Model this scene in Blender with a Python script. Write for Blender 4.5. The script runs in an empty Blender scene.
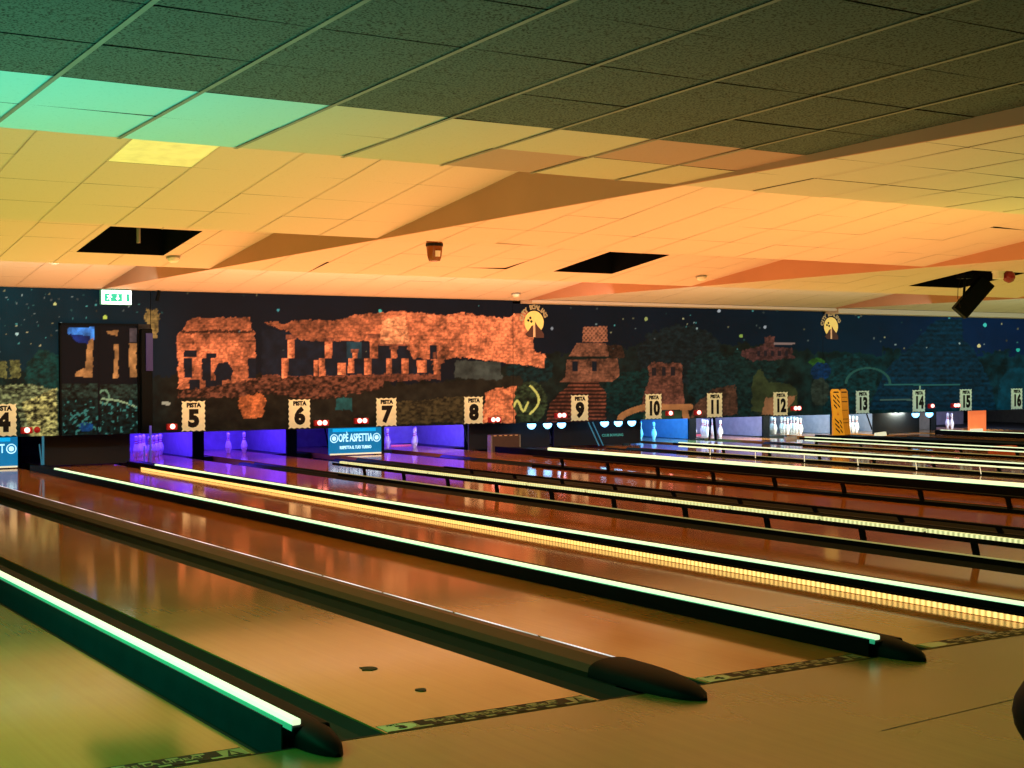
import bpy, math, random
import numpy as np
from mathutils import Matrix, Vector
random.seed(7)
SC = bpy.context.scene
COL = SC.collection
PI = math.pi

# ------------------------------------------------------------------ camera
FPX = 1427.87
CU = np.array([0.84516145, -0.00823452, 0.53444767])
CV = np.array([-0.53449004, -0.00414333, 0.84516462])
CW = np.array([-0.00474513, -0.99995751, -0.00790306])
H = 1.443
cam = bpy.data.cameras.new('camera')
cam.sensor_width = 36.0
cam.lens = FPX / 1024 * 36.0
cam.clip_start = 0.05
cam.clip_end = 200
co = bpy.data.objects.new('camera', cam)
COL.objects.link(co)
R = Matrix(((CU[0], -CU[1], -CU[2]), (CV[0], -CV[1], -CV[2]), (CW[0], -CW[1], -CW[2])))
co.matrix_world = Matrix.Translation((0, 0, H)) @ R.to_4x4()
SC.camera = co
SC.view_settings.view_transform = 'Standard'
SC.view_settings.look = 'None'
SC.cycles.use_denoising = True
SC.cycles.max_bounces = 8
SC.cycles.sample_clamp_indirect = 6.0
w = bpy.data.worlds.new('world')
SC.world = w
w.use_nodes = True
w.node_tree.nodes['Background'].inputs[0].default_value = (0.10, 0.14, 0.13, 1)
w.node_tree.nodes['Background'].inputs[1].default_value = 0.10

# photograph pixel of a world point on the mural (used to draw its printed picture)
def to_px(X, Y, Z):
    p = CU[:, None] * X + CV[:, None] * Y + CW[:, None] * (Z - H)
    return 512 + FPX * p[0] / p[2], 384 + FPX * p[1] / p[2]

def lin(c):
    return tuple(((v / 255) / 12.92 if v / 255 <= 0.04045 else ((v / 255 + 0.055) / 1.055) ** 2.4) for v in c)

# ------------------------------------------------------------------ materials
def nodes(name):
    m = bpy.data.materials.new(name)
    m.use_nodes = True
    nt = m.node_tree
    return m, nt, nt.nodes['Principled BSDF']

def plain(name, rgb, rough=0.5, spec=0.5, metal=0.0, emit=None, es=0.0, noise=0.12, nscale=8.0, coat=0.0):
    """Principled material whose colour is broken up by a little procedural noise."""
    m, nt, b = nodes(name)
    b.inputs['Roughness'].default_value = rough
    b.inputs['Specular IOR Level'].default_value = spec
    b.inputs['Metallic'].default_value = metal
    b.inputs['Coat Weight'].default_value = coat
    tc = nt.nodes.new('ShaderNodeTexCoord')
    nz = nt.nodes.new('ShaderNodeTexNoise')
    nz.inputs['Scale'].default_value = nscale
    nz.inputs['Detail'].default_value = 3
    nt.links.new(tc.outputs['Object'], nz.inputs['Vector'])
    rp = nt.nodes.new('ShaderNodeValToRGB')
    rp.color_ramp.elements[0].position = 0.3
    rp.color_ramp.elements[1].position = 0.7
    lo = [max(0, v * (1 - noise)) for v in rgb]
    hi = [min(1, v * (1 + noise)) for v in rgb]
    rp.color_ramp.elements[0].color = (*lo, 1)
    rp.color_ramp.elements[1].color = (*hi, 1)
    nt.links.new(nz.outputs['Fac'], rp.inputs['Fac'])
    nt.links.new(rp.outputs['Color'], b.inputs['Base Color'])
    if emit:
        b.inputs['Emission Color'].default_value = (*emit, 1)
        b.inputs['Emission Strength'].default_value = es
    return m

def ribbed(name, rgb, es, period, lo=0.35):
    """Light strip whose brightness is ribbed along Y by its row of diodes."""
    m, nt, b = nodes(name)
    b.inputs['Base Color'].default_value = (0.6, 0.6, 0.5, 1)
    tc = nt.nodes.new('ShaderNodeTexCoord')
    wv = nt.nodes.new('ShaderNodeTexWave')
    wv.wave_type = 'BANDS'
    wv.bands_direction = 'Y'
    wv.inputs['Scale'].default_value = 2 * PI / period / 20
    nt.links.new(tc.outputs['Object'], wv.inputs['Vector'])
    mr = nt.nodes.new('ShaderNodeMapRange')
    mr.inputs['To Min'].default_value = lo * es
    mr.inputs['To Max'].default_value = es
    nt.links.new(wv.outputs['Fac'], mr.inputs['Value'])
    b.inputs['Emission Color'].default_value = (*rgb, 1)
    nt.links.new(mr.outputs['Result'], b.inputs['Emission Strength'])
    return m

def wood(name, c1, c2, rough, boards=0.027, coat=0.0, rvar=0.06):
    m, nt, b = nodes(name)
    tc = nt.nodes.new('ShaderNodeTexCoord')
    mp = nt.nodes.new('ShaderNodeMapping')
    mp.inputs['Scale'].default_value = (1 / boards, 0.35, 1)
    nt.links.new(tc.outputs['Object'], mp.inputs['Vector'])
    nz = nt.nodes.new('ShaderNodeTexNoise')
    nz.inputs['Scale'].default_value = 1.0
    nz.inputs['Detail'].default_value = 4
    nt.links.new(mp.outputs['Vector'], nz.inputs['Vector'])
    n2 = nt.nodes.new('ShaderNodeTexNoise')
    n2.inputs['Scale'].default_value = 1.3
    n2.inputs['Detail'].default_value = 3
    nt.links.new(tc.outputs['Object'], n2.inputs['Vector'])
    mx = nt.nodes.new('ShaderNodeMath')
    mx.operation = 'MULTIPLY_ADD'
    mx.inputs[1].default_value = 0.35
    nt.links.new(nz.outputs['Fac'], mx.inputs[0])
    m3 = nt.nodes.new('ShaderNodeMath')
    m3.operation = 'MULTIPLY'
    m3.inputs[1].default_value = 0.65
    nt.links.new(n2.outputs['Fac'], m3.inputs[0])
    nt.links.new(m3.outputs[0], mx.inputs[2])
    rp = nt.nodes.new('ShaderNodeValToRGB')
    rp.color_ramp.elements[0].position = 0.35
    rp.color_ramp.elements[1].position = 0.65
    rp.color_ramp.elements[0].color = (*c1, 1)
    rp.color_ramp.elements[1].color = (*c2, 1)
    nt.links.new(mx.outputs[0], rp.inputs['Fac'])
    nt.links.new(rp.outputs['Color'], b.inputs['Base Color'])
    mr = nt.nodes.new('ShaderNodeMapRange')
    mr.inputs['To Min'].default_value = rough - rvar
    mr.inputs['To Max'].default_value = rough + rvar
    nt.links.new(n2.outputs['Fac'], mr.inputs['Value'])
    nt.links.new(mr.outputs['Result'], b.inputs['Roughness'])
    b.inputs['Coat Weight'].default_value = coat
    b.inputs['Coat Roughness'].default_value = 0.12
    return m

def fissured(name, rgb, dark, amount, sc=60):
    m, nt, b = nodes(name)
    b.inputs['Roughness'].default_value = 0.9
    b.inputs['Specular IOR Level'].default_value = 0.15
    tc = nt.nodes.new('ShaderNodeTexCoord')
    nz = nt.nodes.new('ShaderNodeTexNoise')
    nz.inputs['Scale'].default_value = sc
    nz.inputs['Detail'].default_value = 2
    nt.links.new(tc.outputs['Object'], nz.inputs['Vector'])
    rp = nt.nodes.new('ShaderNodeValToRGB')
    rp.color_ramp.elements[0].position = amount
    rp.color_ramp.elements[1].position = amount + 0.10
    rp.color_ramp.elements[0].color = (*dark, 1)
    rp.color_ramp.elements[1].color = (*rgb, 1)
    nt.links.new(nz.outputs['Fac'], rp.inputs['Fac'])
    nt.links.new(rp.outputs['Color'], b.inputs['Base Color'])
    bp = nt.nodes.new('ShaderNodeBump')
    bp.inputs['Strength'].default_value = 0.3
    bp.inputs['Distance'].default_value = 0.004
    nt.links.new(nz.outputs['Fac'], bp.inputs['Height'])
    nt.links.new(bp.outputs['Normal'], b.inputs['Normal'])
    return m

M = {}
M['lane'] = wood('lane_laminate', (0.42, 0.150, 0.036), (0.54, 0.205, 0.052), 0.085, coat=0.0, rvar=0.02)
M['approach'] = wood('approach_laminate', (0.150, 0.108, 0.026), (0.215, 0.148, 0.034), 0.25)
M['black'] = plain('black_plastic', (0.0020, 0.0040, 0.0065), 0.55, spec=0.06)
M['gutter'] = plain('gutter_plastic', (0.0025, 0.012, 0.013), 0.45, spec=0.08)
M['teal'] = plain('neon_tinted_plastic', (0.001, 0.030, 0.046), 0.5, spec=0.08)  # base colour carries the green light of the neon
M['capbrown'] = plain('brown_cap', (0.030, 0.015, 0.009), 0.45, spec=0.25)
M['capdark'] = plain('dark_cap', (0.010, 0.013, 0.012), 0.4, spec=0.2)
M['subfloor'] = plain('subfloor', (0.01, 0.012, 0.012), 0.8)
M['neon'] = plain('neon_green_white', (0.8, 0.9, 0.8), 0.4, emit=(0.78, 1.0, 0.60), es=1.08)
M['neon_warm'] = plain('neon_yellow_white', (0.8, 0.9, 0.7), 0.4, emit=(0.88, 0.96, 0.52), es=1.15)
M['neon_halo'] = plain('neon_green_halo', (0.1, 0.5, 0.3), 0.4, emit=(0.04, 0.50, 0.26), es=0.5)
M['led_thin'] = ribbed('thin_led_line', (0.85, 0.72, 0.85), 1.1, 0.9, 0.35)
M['rib'] = ribbed('ribbed_led', (0.80, 0.86, 0.38), 1.25, 0.05, 0.35)
M['dots'] = ribbed('warm_led_glow', (1.0, 0.58, 0.15), 2.2, 0.045, 0.30)
M['trimlight'] = plain('lit_trim', (0.4, 0.4, 0.2), 0.3, emit=(0.7, 0.62, 0.22), es=0.35)
M['tile_dark'] = fissured('dim_fissured_tile', (0.074, 0.104, 0.084), (0.016, 0.024, 0.019), 0.385, 85)  # speckled tile, base also darkened for the weaker light on this bay
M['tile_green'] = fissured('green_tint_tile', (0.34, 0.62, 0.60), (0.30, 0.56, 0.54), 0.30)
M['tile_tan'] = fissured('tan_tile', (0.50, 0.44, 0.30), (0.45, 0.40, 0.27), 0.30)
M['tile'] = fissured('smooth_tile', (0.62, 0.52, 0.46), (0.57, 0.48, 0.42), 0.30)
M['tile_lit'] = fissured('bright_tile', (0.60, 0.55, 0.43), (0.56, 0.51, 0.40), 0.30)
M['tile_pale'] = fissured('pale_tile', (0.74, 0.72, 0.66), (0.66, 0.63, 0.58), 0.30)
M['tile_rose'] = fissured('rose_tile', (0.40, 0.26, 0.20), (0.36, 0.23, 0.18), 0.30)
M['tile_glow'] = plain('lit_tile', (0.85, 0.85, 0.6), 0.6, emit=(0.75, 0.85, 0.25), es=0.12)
M['bar'] = plain('ceiling_bar', (0.17, 0.18, 0.135), 0.7, spec=.2)
M['seam'] = plain('tile_seam', (0.52, 0.43, 0.37), 0.8, spec=.1)
M['void'] = plain('void_black', (0.002, 0.003, 0.006), 0.9, spec=0.05)
M['bulkhead'] = plain('bulkhead_board', (0.46, 0.25, 0.17), 0.85, spec=0.1, noise=.05, nscale=1.5)
M['wallblack'] = plain('black_wall', (0.006, 0.008, 0.012), 0.7)
M['wall'] = plain('plain_wall', (0.12, 0.11, 0.09), 0.9)
M['white'] = plain('white_plastic', (0.75, 0.74, 0.70), 0.4)
M['grey'] = plain('grey_plastic', (0.28, 0.28, 0.27), 0.5)
M['pin'] = plain('pin_white', (0.85, 0.85, 0.88), 0.2, noise=0.03)
M['pinred'] = plain('pin_red_band', (0.55, 0.02, 0.03), 0.3)
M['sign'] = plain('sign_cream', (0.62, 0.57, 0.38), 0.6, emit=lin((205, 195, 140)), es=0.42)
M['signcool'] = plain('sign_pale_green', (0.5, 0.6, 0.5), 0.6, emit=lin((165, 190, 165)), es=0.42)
M['ink'] = plain('black_ink', (0.004, 0.004, 0.005), 0.6, spec=0.2)
M['redcase'] = plain('red_lamp_case', (0.22, 0.006, 0.006), 0.3, emit=(0.6, 0.006, 0.010), es=0.22)
M['redoff'] = plain('dim_red_lamp', (0.3, 0.01, 0.01), 0.3, emit=(0.5, 0.01, 0.01), es=0.25)
M['redbulb'] = plain('red_lamp_bulb', (1, 0.5, 0.5), 0.3, emit=(1.0, 0.28, 0.24), es=5.0)
M['bluebulb'] = plain('blue_lamp_bulb', (0.5, 0.8, 1), 0.3, emit=(0.16, 0.55, 1.0), es=5.0)
M['adblue'] = plain('blue_panel', (0.01, 0.08, 0.16), 0.3, emit=(0.0, 0.20, 0.46), es=0.8)
M['adbright'] = plain('cyan_band', (0.01, 0.2, 0.4), 0.3, emit=(0.0, 0.42, 0.85), es=1.0)
M['adtext'] = plain('glowing_lettering', (0.6, 0.9, 1), 0.3, emit=(0.42, 0.85, 1.0), es=1.25)
M['yellow'] = plain('safety_yellow', (0.75, 0.33, 0.02), 0.4, emit=(0.85, 0.30, 0.006), es=0.5)  # plastic sign given its own glow to brighten it
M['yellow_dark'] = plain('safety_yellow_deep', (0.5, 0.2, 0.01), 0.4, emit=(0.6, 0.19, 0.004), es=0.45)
M['orange'] = plain('orange_board', (0.9, 0.25, 0.08), 0.5, emit=(0.95, 0.20, 0.06), es=0.85)
M['orange_red'] = plain('orange_red_plastic', (0.5, 0.06, 0.02), 0.5, emit=(0.5, 0.05, 0.01), es=0.3)
M['kick'] = plain('kickback_board', (0.30, 0.28, 0.36), 0.5)
M['curtain'] = plain('pit_curtain', (0.40, 0.36, 0.50), 0.8)
M['exitcase'] = plain('exit_case', (0.10, 0.45, 0.30), 0.5, emit=(0.05, 0.35, 0.22), es=0.4)
M['exitface'] = plain('exit_face', (0.8, 1, 0.95), 0.4, emit=(0.62, 1.0, 0.90), es=2.2)
M['exitgreen'] = plain('exit_green', (0, 0.4, 0.25), 0.4, emit=(0.0, 0.42, 0.30), es=0.9)
M['moon'] = plain('moon_yellow', (0.7, 0.55, 0.2), 0.6, emit=lin((225, 185, 90)), es=0.55)
M['moondark'] = plain('pyramid_brown', (0.06, 0.02, 0.015), 0.7, emit=lin((48, 22, 20)), es=0.5)
M['moonpath'] = plain('path_tan', (0.6, 0.4, 0.25), 0.7, emit=lin((205, 150, 105)), es=0.5)
M['moontext'] = plain('logo_lettering', (0.35, 0.28, 0.16), 0.7, emit=lin((140, 112, 72)), es=0.6)
M['stickerpale'] = plain('sticker_pale', (0.34, 0.23, 0.09), 0.4)
M['stickergreen'] = plain('sticker_pale_green', (0.62, 0.54, 0.30), 0.4)
M['amber'] = plain('amber_lamp', (0.20, 0.06, 0.01), 0.25)
M['darkred'] = plain('dark_red_glass', (0.22, 0.01, 0.02), 0.25)
M['tealglow'] = plain('teal_highlight', (0.0, 0.3, 0.3), 0.3, emit=(0.0, 0.35, 0.35), es=0.5)
M['scrap'] = plain('dark_scrap', (0.012, 0.010, 0.006), 0.7)
M['bluepost'] = plain('blue_lit_post', (0.05, 0.25, 0.4), 0.3, emit=(0.02, 0.17, 0.30), es=0.45)
M['boxbrown'] = plain('brown_box', (0.06, 0.03, 0.02), 0.5, emit=(0.06, 0.025, 0.015), es=0.5)
M['dash'] = plain('amber_dash', (0.5, 0.25, 0.1), 0.5, emit=(0.5, 0.23, 0.09), es=0.6)
M['palecyan'] = plain('pale_lit_edge', (0.7, 0.7, 0.5), 0.4, emit=(0.75, 0.72, 0.48), es=0.9)
M['pinkline'] = plain('pink_lit_edge', (0.5, 0.1, 0.15), 0.4, emit=(0.75, 0.12, 0.16), es=0.7)

# ------------------------------------------------------------------ mesh helpers
class MB:
    def __init__(s):
        s.v = []; s.f = []; s.mi = []; s.mats = []
    def _m(s, mat):
        if mat not in s.mats:
            s.mats.append(mat)
        return s.mats.index(mat)
    def add(s, vs, fs, mat):
        b = len(s.v); s.v += [tuple(p) for p in vs]; k = s._m(mat)
        for f in fs:
            s.f.append([b + i for i in f]); s.mi.append(k)
        return s
    def box(s, x0, x1, y0, y1, z0, z1, mat):
        vs = [(x, y, z) for z in (z0, z1) for y in (y0, y1) for x in (x0, x1)]
        return s.add(vs, [(0, 2, 3, 1), (4, 5, 7, 6), (0, 1, 5, 4), (1, 3, 7, 5), (3, 2, 6, 7), (2, 0, 4, 6)], mat)
    def quad(s, a, b, c, d, mat):
        return s.add([a, b, c, d], [(0, 1, 2, 3)], mat)
    def prism(s, poly, axis, a, b, mat):
        """extrude a 2D polygon along axis from a to b"""
        def P(p, t):
            return {'x': (t, p[0], p[1]), 'y': (p[0], t, p[1]), 'z': (p[0], p[1], t)}[axis]
        n = len(poly)
        vs = [P(p, a) for p in poly] + [P(p, b) for p in poly]
        fs = [tuple(range(n)), tuple(range(2 * n - 1, n - 1, -1))]
        fs += [(i, i + n, (i + 1) % n + n, (i + 1) % n) for i in range(n)]
        return s.add(vs, fs, mat)
    def bar(s, p, q, r, mat, n=8):
        p = Vector(p); q = Vector(q); d = (q - p).normalized()
        a = d.orthogonal().normalized(); b = d.cross(a)
        vs = []
        for c in (p, q):
            for i in range(n):
                t = 2 * PI * i / n
                vs.append(c + (a * math.cos(t) + b * math.sin(t)) * r)
        fs = [(i, (i + 1) % n, (i + 1) % n + n, i + n) for i in range(n)]
        fs += [tuple(range(n - 1, -1, -1)), tuple(range(n, 2 * n))]
        return s.add(vs, fs, mat)
    def lathe(s, prof, mat, n=20, c=(0, 0, 0), axis='z'):
        vs = []; fs = []
        for r, h in prof:
            for i in range(n):
                t = 2 * PI * i / n
                p = (r * math.cos(t), r * math.sin(t), h)
                if axis == 'y':
                    p = (p[0], -p[2], p[1])
                vs.append((p[0] + c[0], p[1] + c[1], p[2] + c[2]))
        m = len(prof)
        for j in range(m - 1):
            for i in range(n):
                k = (i + 1) % n
                fs.append((j * n + i, j * n + k, (j + 1) * n + k, (j + 1) * n + i))
        fs.append(tuple(range(n - 1, -1, -1)))
        fs.append(tuple(range((m - 1) * n, m * n)))
        return s.add(vs, fs, mat)
    def mesh(s, name, smooth=False):
        me = bpy.data.meshes.new(name)
        me.from_pydata(s.v, [], s.f)
        for m in s.mats:
            me.materials.append(m)
        me.polygons.foreach_set('material_index', s.mi)
        if smooth:
            me.polygons.foreach_set('use_smooth', [True] * len(s.f))
        me.update()
        return me
    def build(s, name, parent=None, smooth=False, bevel=0, loc=None):
        o = bpy.data.objects.new(name, s.mesh(name, smooth))
        COL.objects.link(o)
        if parent:
            o.parent = parent
        if loc:
            o.location = loc
        if bevel:
            md = o.modifiers.new('bevel', 'BEVEL'); md.width = bevel; md.segments = 2; md.limit_method = 'ANGLE'
        if smooth:
            md = o.modifiers.new('split', 'EDGE_SPLIT'); md.split_angle = math.radians(50)
        return o

def tag(o, label, cat, group=None, kind=None):
    if label: o['label'] = label
    if cat: o['category'] = cat
    if group: o['group'] = group
    if kind: o['kind'] = kind
    return o

def thing(name, label, cat, loc=(0, 0, 0), group=None):
    o = bpy.data.objects.new(name, None)
    o.empty_display_size = 0.1
    COL.objects.link(o); o.location = loc
    return tag(o, label, cat, group)

def struct(name, mb, smooth=False):
    o = mb.build(name, smooth=smooth); o['kind'] = 'structure'; return o

def dup(root, loc, label, group):
    r = root.copy(); COL.objects.link(r); r.location = loc
    r['label'] = label
    if group: r['group'] = group
    for ch in list(root.children):
        c = ch.copy(); COL.objects.link(c); c.parent = r
        for g in ch.children:
            d = g.copy(); COL.objects.link(d); d.parent = c
    return r

def text(name, s, size, mat, parent, loc, rot=(PI / 2, 0, 0), bold=0.0, depth=0.002, sx=1.0, align='CENTER'):
    cu = bpy.data.curves.new('tmp', 'FONT')
    cu.body = s; cu.size = size; cu.extrude = depth; cu.offset = bold
    cu.align_x = align; cu.align_y = 'CENTER'; cu.resolution_u = 3
    t = bpy.data.objects.new('tmp', cu); COL.objects.link(t)
    bpy.context.view_layer.update()
    me = bpy.data.meshes.new_from_object(t.evaluated_get(bpy.context.evaluated_depsgraph_get()))
    bpy.data.objects.remove(t)
    me.materials.clear(); me.materials.append(mat)
    for v in me.vertices:
        v.co.x *= sx
    o = bpy.data.objects.new(name, me); COL.objects.link(o)
    o.parent = parent; o.location = loc; o.rotation_euler = rot
    return o

# ------------------------------------------------------------------ dimensions
FOUL = 5.10
WALLY = 22.5
PINY = 24.15
# the lanes: key, centre x, sign text
LANES = [('2', 1.54), ('3', 3.15), ('4', 4.83), ('n', 6.33), ('5', 7.87), ('6', 9.50), ('7', 11.38), ('8', 13.05),
         ('9', 15.30), ('10', 17.15), ('11', 18.85), ('12', 20.70), ('13', 23.10), ('14', 24.90), ('15', 26.50), ('16', 28.20)]
LC = dict(LANES)
LW = 1.055

# ------------------------------------------------------------------ room shell
fl = MB()
fl.box(-8, 33, -6, FOUL, -0.3, 0, M['approach'])
fl.box(-8, 33, FOUL, 27.0, -0.3, -0.11, M['subfloor'])
fl.box(-8, 1.54 - LW / 2 - 0.5, FOUL, 27.0, -0.11, -0.002, M['subfloor'])
fl.box(28.2 + LW / 2 + 0.5, 33, FOUL, 27.0, -0.11, -0.002, M['subfloor'])
struct('floor', fl)
struct('trim_1', MB().box(-8, 33, FOUL - 0.012, FOUL - 0.002, 0.0, 0.0015, M['ink']))

sm = MB(); sm.quad((4.30, 4.036, .0006), (4.30, 4.044, .0006), (5.6, 4.144, .0006), (5.6, 4.136, .0006), M['subfloor']); struct('trim_9', sm)

Y0, PB, A, Z0 = 8.07, 4.7, 0.62, 2.79
TL = PB / 7
def bay_z(k, Y):
    if k == 1:
        return Z0 + (Y0 - Y) * 0.027
    t = (Y - (Y0 + (k - 2) * PB)) / PB
    return Z0 + A * (1 - t)
STRIPX = [-8.0, 6.5, 14.4, 22.2, 33.0]
XL0 = 2.50
HOLES = [(3, 4, 6, 4.62, 5.66), (3, 4, 6, 11.33, 12.35), (3, 4, 6, 18.55, 19.85)]
cb = MB()
rows = []
for r_ in range(-21, 0):
    rows.append((1, Y0 + r_ * TL, Y0 + (r_ + 1) * TL, r_ + 21))
for k in (2, 3, 4):
    for r_ in range(7):
        ys = Y0 + (k - 2) * PB
        rows.append((k, ys + r_ * TL, ys + (r_ + 1) * TL, r_))
bars = []
for k, ya, yb, ri in rows:
    for si in range(4):
        xa, xb = STRIPX[si], STRIPX[si + 1]
        TX = 0.70 if k == 1 else 0.667
        off = (1.76 if k == 1 else XL0 + .02) if si == 0 else STRIPX[si] + 0.02
        n0 = math.floor((xa - off) / TX)
        cuts = [xa]
        q = off + n0 * TX
        while q < xb:
            if q > xa + 0.02: cuts.append(q)
            q += TX
        cuts.append(xb)
        cells = [(cuts[i], cuts[i + 1], cuts[i] in (xa,)) for i in range(len(cuts) - 1)]
        for hk, hr0, hr1, hx0, hx1 in HOLES:
            if hk == k and hr0 <= ri < hr1 and xa < hx0 < xb:
                nc = []
                for c0, c1, e in cells:
                    if c1 <= hx0 or c0 >= hx1: nc.append((c0, c1, e)); continue
                    if c0 < hx0: nc.append((c0, hx0, e))
                    if c1 > hx1: nc.append((hx1, c1, e))
                cells = nc
        gy = 0.006 if k == 1 else random.choice([.0008, .0008, .0012, .0012, .004])
        for c0, c1, e in cells:
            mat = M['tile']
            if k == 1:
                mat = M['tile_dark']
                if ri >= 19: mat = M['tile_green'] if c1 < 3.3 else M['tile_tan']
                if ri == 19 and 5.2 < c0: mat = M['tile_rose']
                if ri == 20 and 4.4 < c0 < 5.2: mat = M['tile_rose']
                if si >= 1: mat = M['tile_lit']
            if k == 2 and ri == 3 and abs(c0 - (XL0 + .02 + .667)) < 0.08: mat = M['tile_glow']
            d = [random.uniform(-0.003, 0.003) if k == 1 else random.uniform(-.0012, .0012) for _ in range(4)]
            if random.random() < 0.03 and k > 1: d[random.randrange(4)] += 0.02
            g = 0.003 if k == 1 else .0008
            za, zb = bay_z(k, ya), bay_z(k, yb)
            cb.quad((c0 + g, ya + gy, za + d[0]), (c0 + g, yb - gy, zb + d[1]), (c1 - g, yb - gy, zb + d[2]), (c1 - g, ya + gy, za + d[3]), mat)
            hw = (0.013 if si == 0 else .005) if k == 1 else 0.004
            if not e and not any(h[0] == k and h[1] <= ri < h[2] and h[3] < c0 <= h[4] + .01 for h in HOLES):
                cb.quad((c0 - hw, ya, za - 0.007), (c0 - hw, yb, zb - 0.007), (c0 + hw, yb, zb - 0.007), (c0 + hw, ya, za - 0.007), M['bar'] if k == 1 and si == 0 else M['seam'])
# risers behind every bay edge, backing above the tiles
for k in (2, 3, 4):
    ys = Y0 + (k - 2) * PB
    cb.box(-8, 33, ys - 0.02, ys, Z0 + 0.004, Z0 + A + 0.08, M['tile'])
cb.box(-8, 33, Y0 + 3 * PB, 27.1, Z0, Z0 + 0.03, M['tile'])
cb.box(-8, 33, -6.1, 27.1, Z0 + A + 0.9, Z0 + A + 0.95, M['void'])
# backing sheet just above the tiles so that no light leaks through the joints
for k, ya, yb in [(1, -6.1, Y0)] + [(k, Y0 + (k - 2) * PB, Y0 + (k - 1) * PB) for k in (2, 3, 4)]:
    hs = sorted([h for h in HOLES if h[0] == k], key=lambda h: h[3])
    xs = -8.0
    def sheet(x0, x1, y0, y1):
        cb.quad((x0, y0, bay_z(k, y0) + 0.03), (x0, y1, bay_z(k, y1) + 0.03), (x1, y1, bay_z(k, y1) + 0.03), (x1, y0, bay_z(k, y0) + 0.03), M['void'])
    for hk, r0, r1, hx0, hx1 in hs:
        sheet(xs, hx0, ya, yb)
        sheet(hx0, hx1, ya, ya + r0 * TL); sheet(hx0, hx1, ya + r1 * TL, yb)
        xs = hx1
        y0, y1 = ya + r0 * TL, ya + r1 * TL
        top = 3.55
        for (p, q) in (((hx0, y0), (hx0, y1)), ((hx0, y1), (hx1, y1)), ((hx1, y1), (hx1, y0)), ((hx1, y0), (hx0, y0))):
            cb.quad((p[0], p[1], bay_z(k, p[1]) - 0.004), (q[0], q[1], bay_z(k, q[1]) - 0.004), (q[0], q[1], top), (p[0], p[1], top), M['void'])
        cb.quad((hx0, y0, top), (hx1, y0, top), (hx1, y1, top), (hx0, y1, top), M['void'])
    sheet(xs, 33, ya, yb)
struct('ceiling', cb)
for i, X in enumerate(STRIPX[1:4]):
    struct('trim_%d' % (i + 2), MB().box(X - 0.012, X + 0.012, -6, 22.17, Z0 - 0.012, Z0 + A + 0.06, M['bulkhead']))
struct('trim_5', MB().box(14.42, 22.2, 22.10, WALLY - 0.005, 2.735, Z0 - 0.002, M['tile']))
struct('trim_6', MB().box(22.25, 33, 22.10, WALLY - 0.005, 2.685, Z0 - 0.002, M['tile']))
struct('wall_back', MB().box(-8, 33, 27.0, 27.1, -0.3, 3.6, M['wallblack']))
struct('wall_left', MB().box(-8.1, -8, -6, 27.1, -0.3, 3.6, M['wall']))
struct('wall_right', MB().box(33, 33.1, -6, 27.1, -0.3, 3.6, M['wall']))
struct('wall_front', MB().box(-8, 33, -6.1, -6, -0.3, 3.6, M['wall']))

# ------------------------------------------------------------------ printed mural
rng = np.random.default_rng(3)
LAT = rng.random((256, 256))
def vn(x, y):
    xi = np.floor(x).astype(int); yi = np.floor(y).astype(int)
    fx = x - xi; fy = y - yi
    fx = fx * fx * (3 - 2 * fx); fy = fy * fy * (3 - 2 * fy)
    g = lambda a, b: LAT[a % 256, b % 256]
    return (g(xi, yi) * (1 - fx) + g(xi + 1, yi) * fx) * (1 - fy) + (g(xi, yi + 1) * (1 - fx) + g(xi + 1, yi + 1) * fx) * fy
def fbm(x, y, s, o=4, seed=0):
    t = 0; a = 0.5; n = 0
    for i in range(o):
        t = t + a * vn(x / s + 17.3 * seed + i * 31, y / s + 9.1 * seed + i * 57); n += a
        a *= 0.55; s *= 0.5
    return t / n
def inside(px, py, poly):
    r = np.zeros(px.shape, bool); n = len(poly)
    for i in range(n):
        x1, y1 = poly[i]; x2, y2 = poly[(i + 1) % n]
        if y1 == y2: continue
        c = ((y1 > py) != (y2 > py)) & (px < (x2 - x1) * (py - y1) / (y2 - y1) + x1)
        r ^= c
    return r
def R4(x0, y0, x1, y1): return [(x0, y0), (x1, y0), (x1, y1), (x0, y1)]

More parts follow.
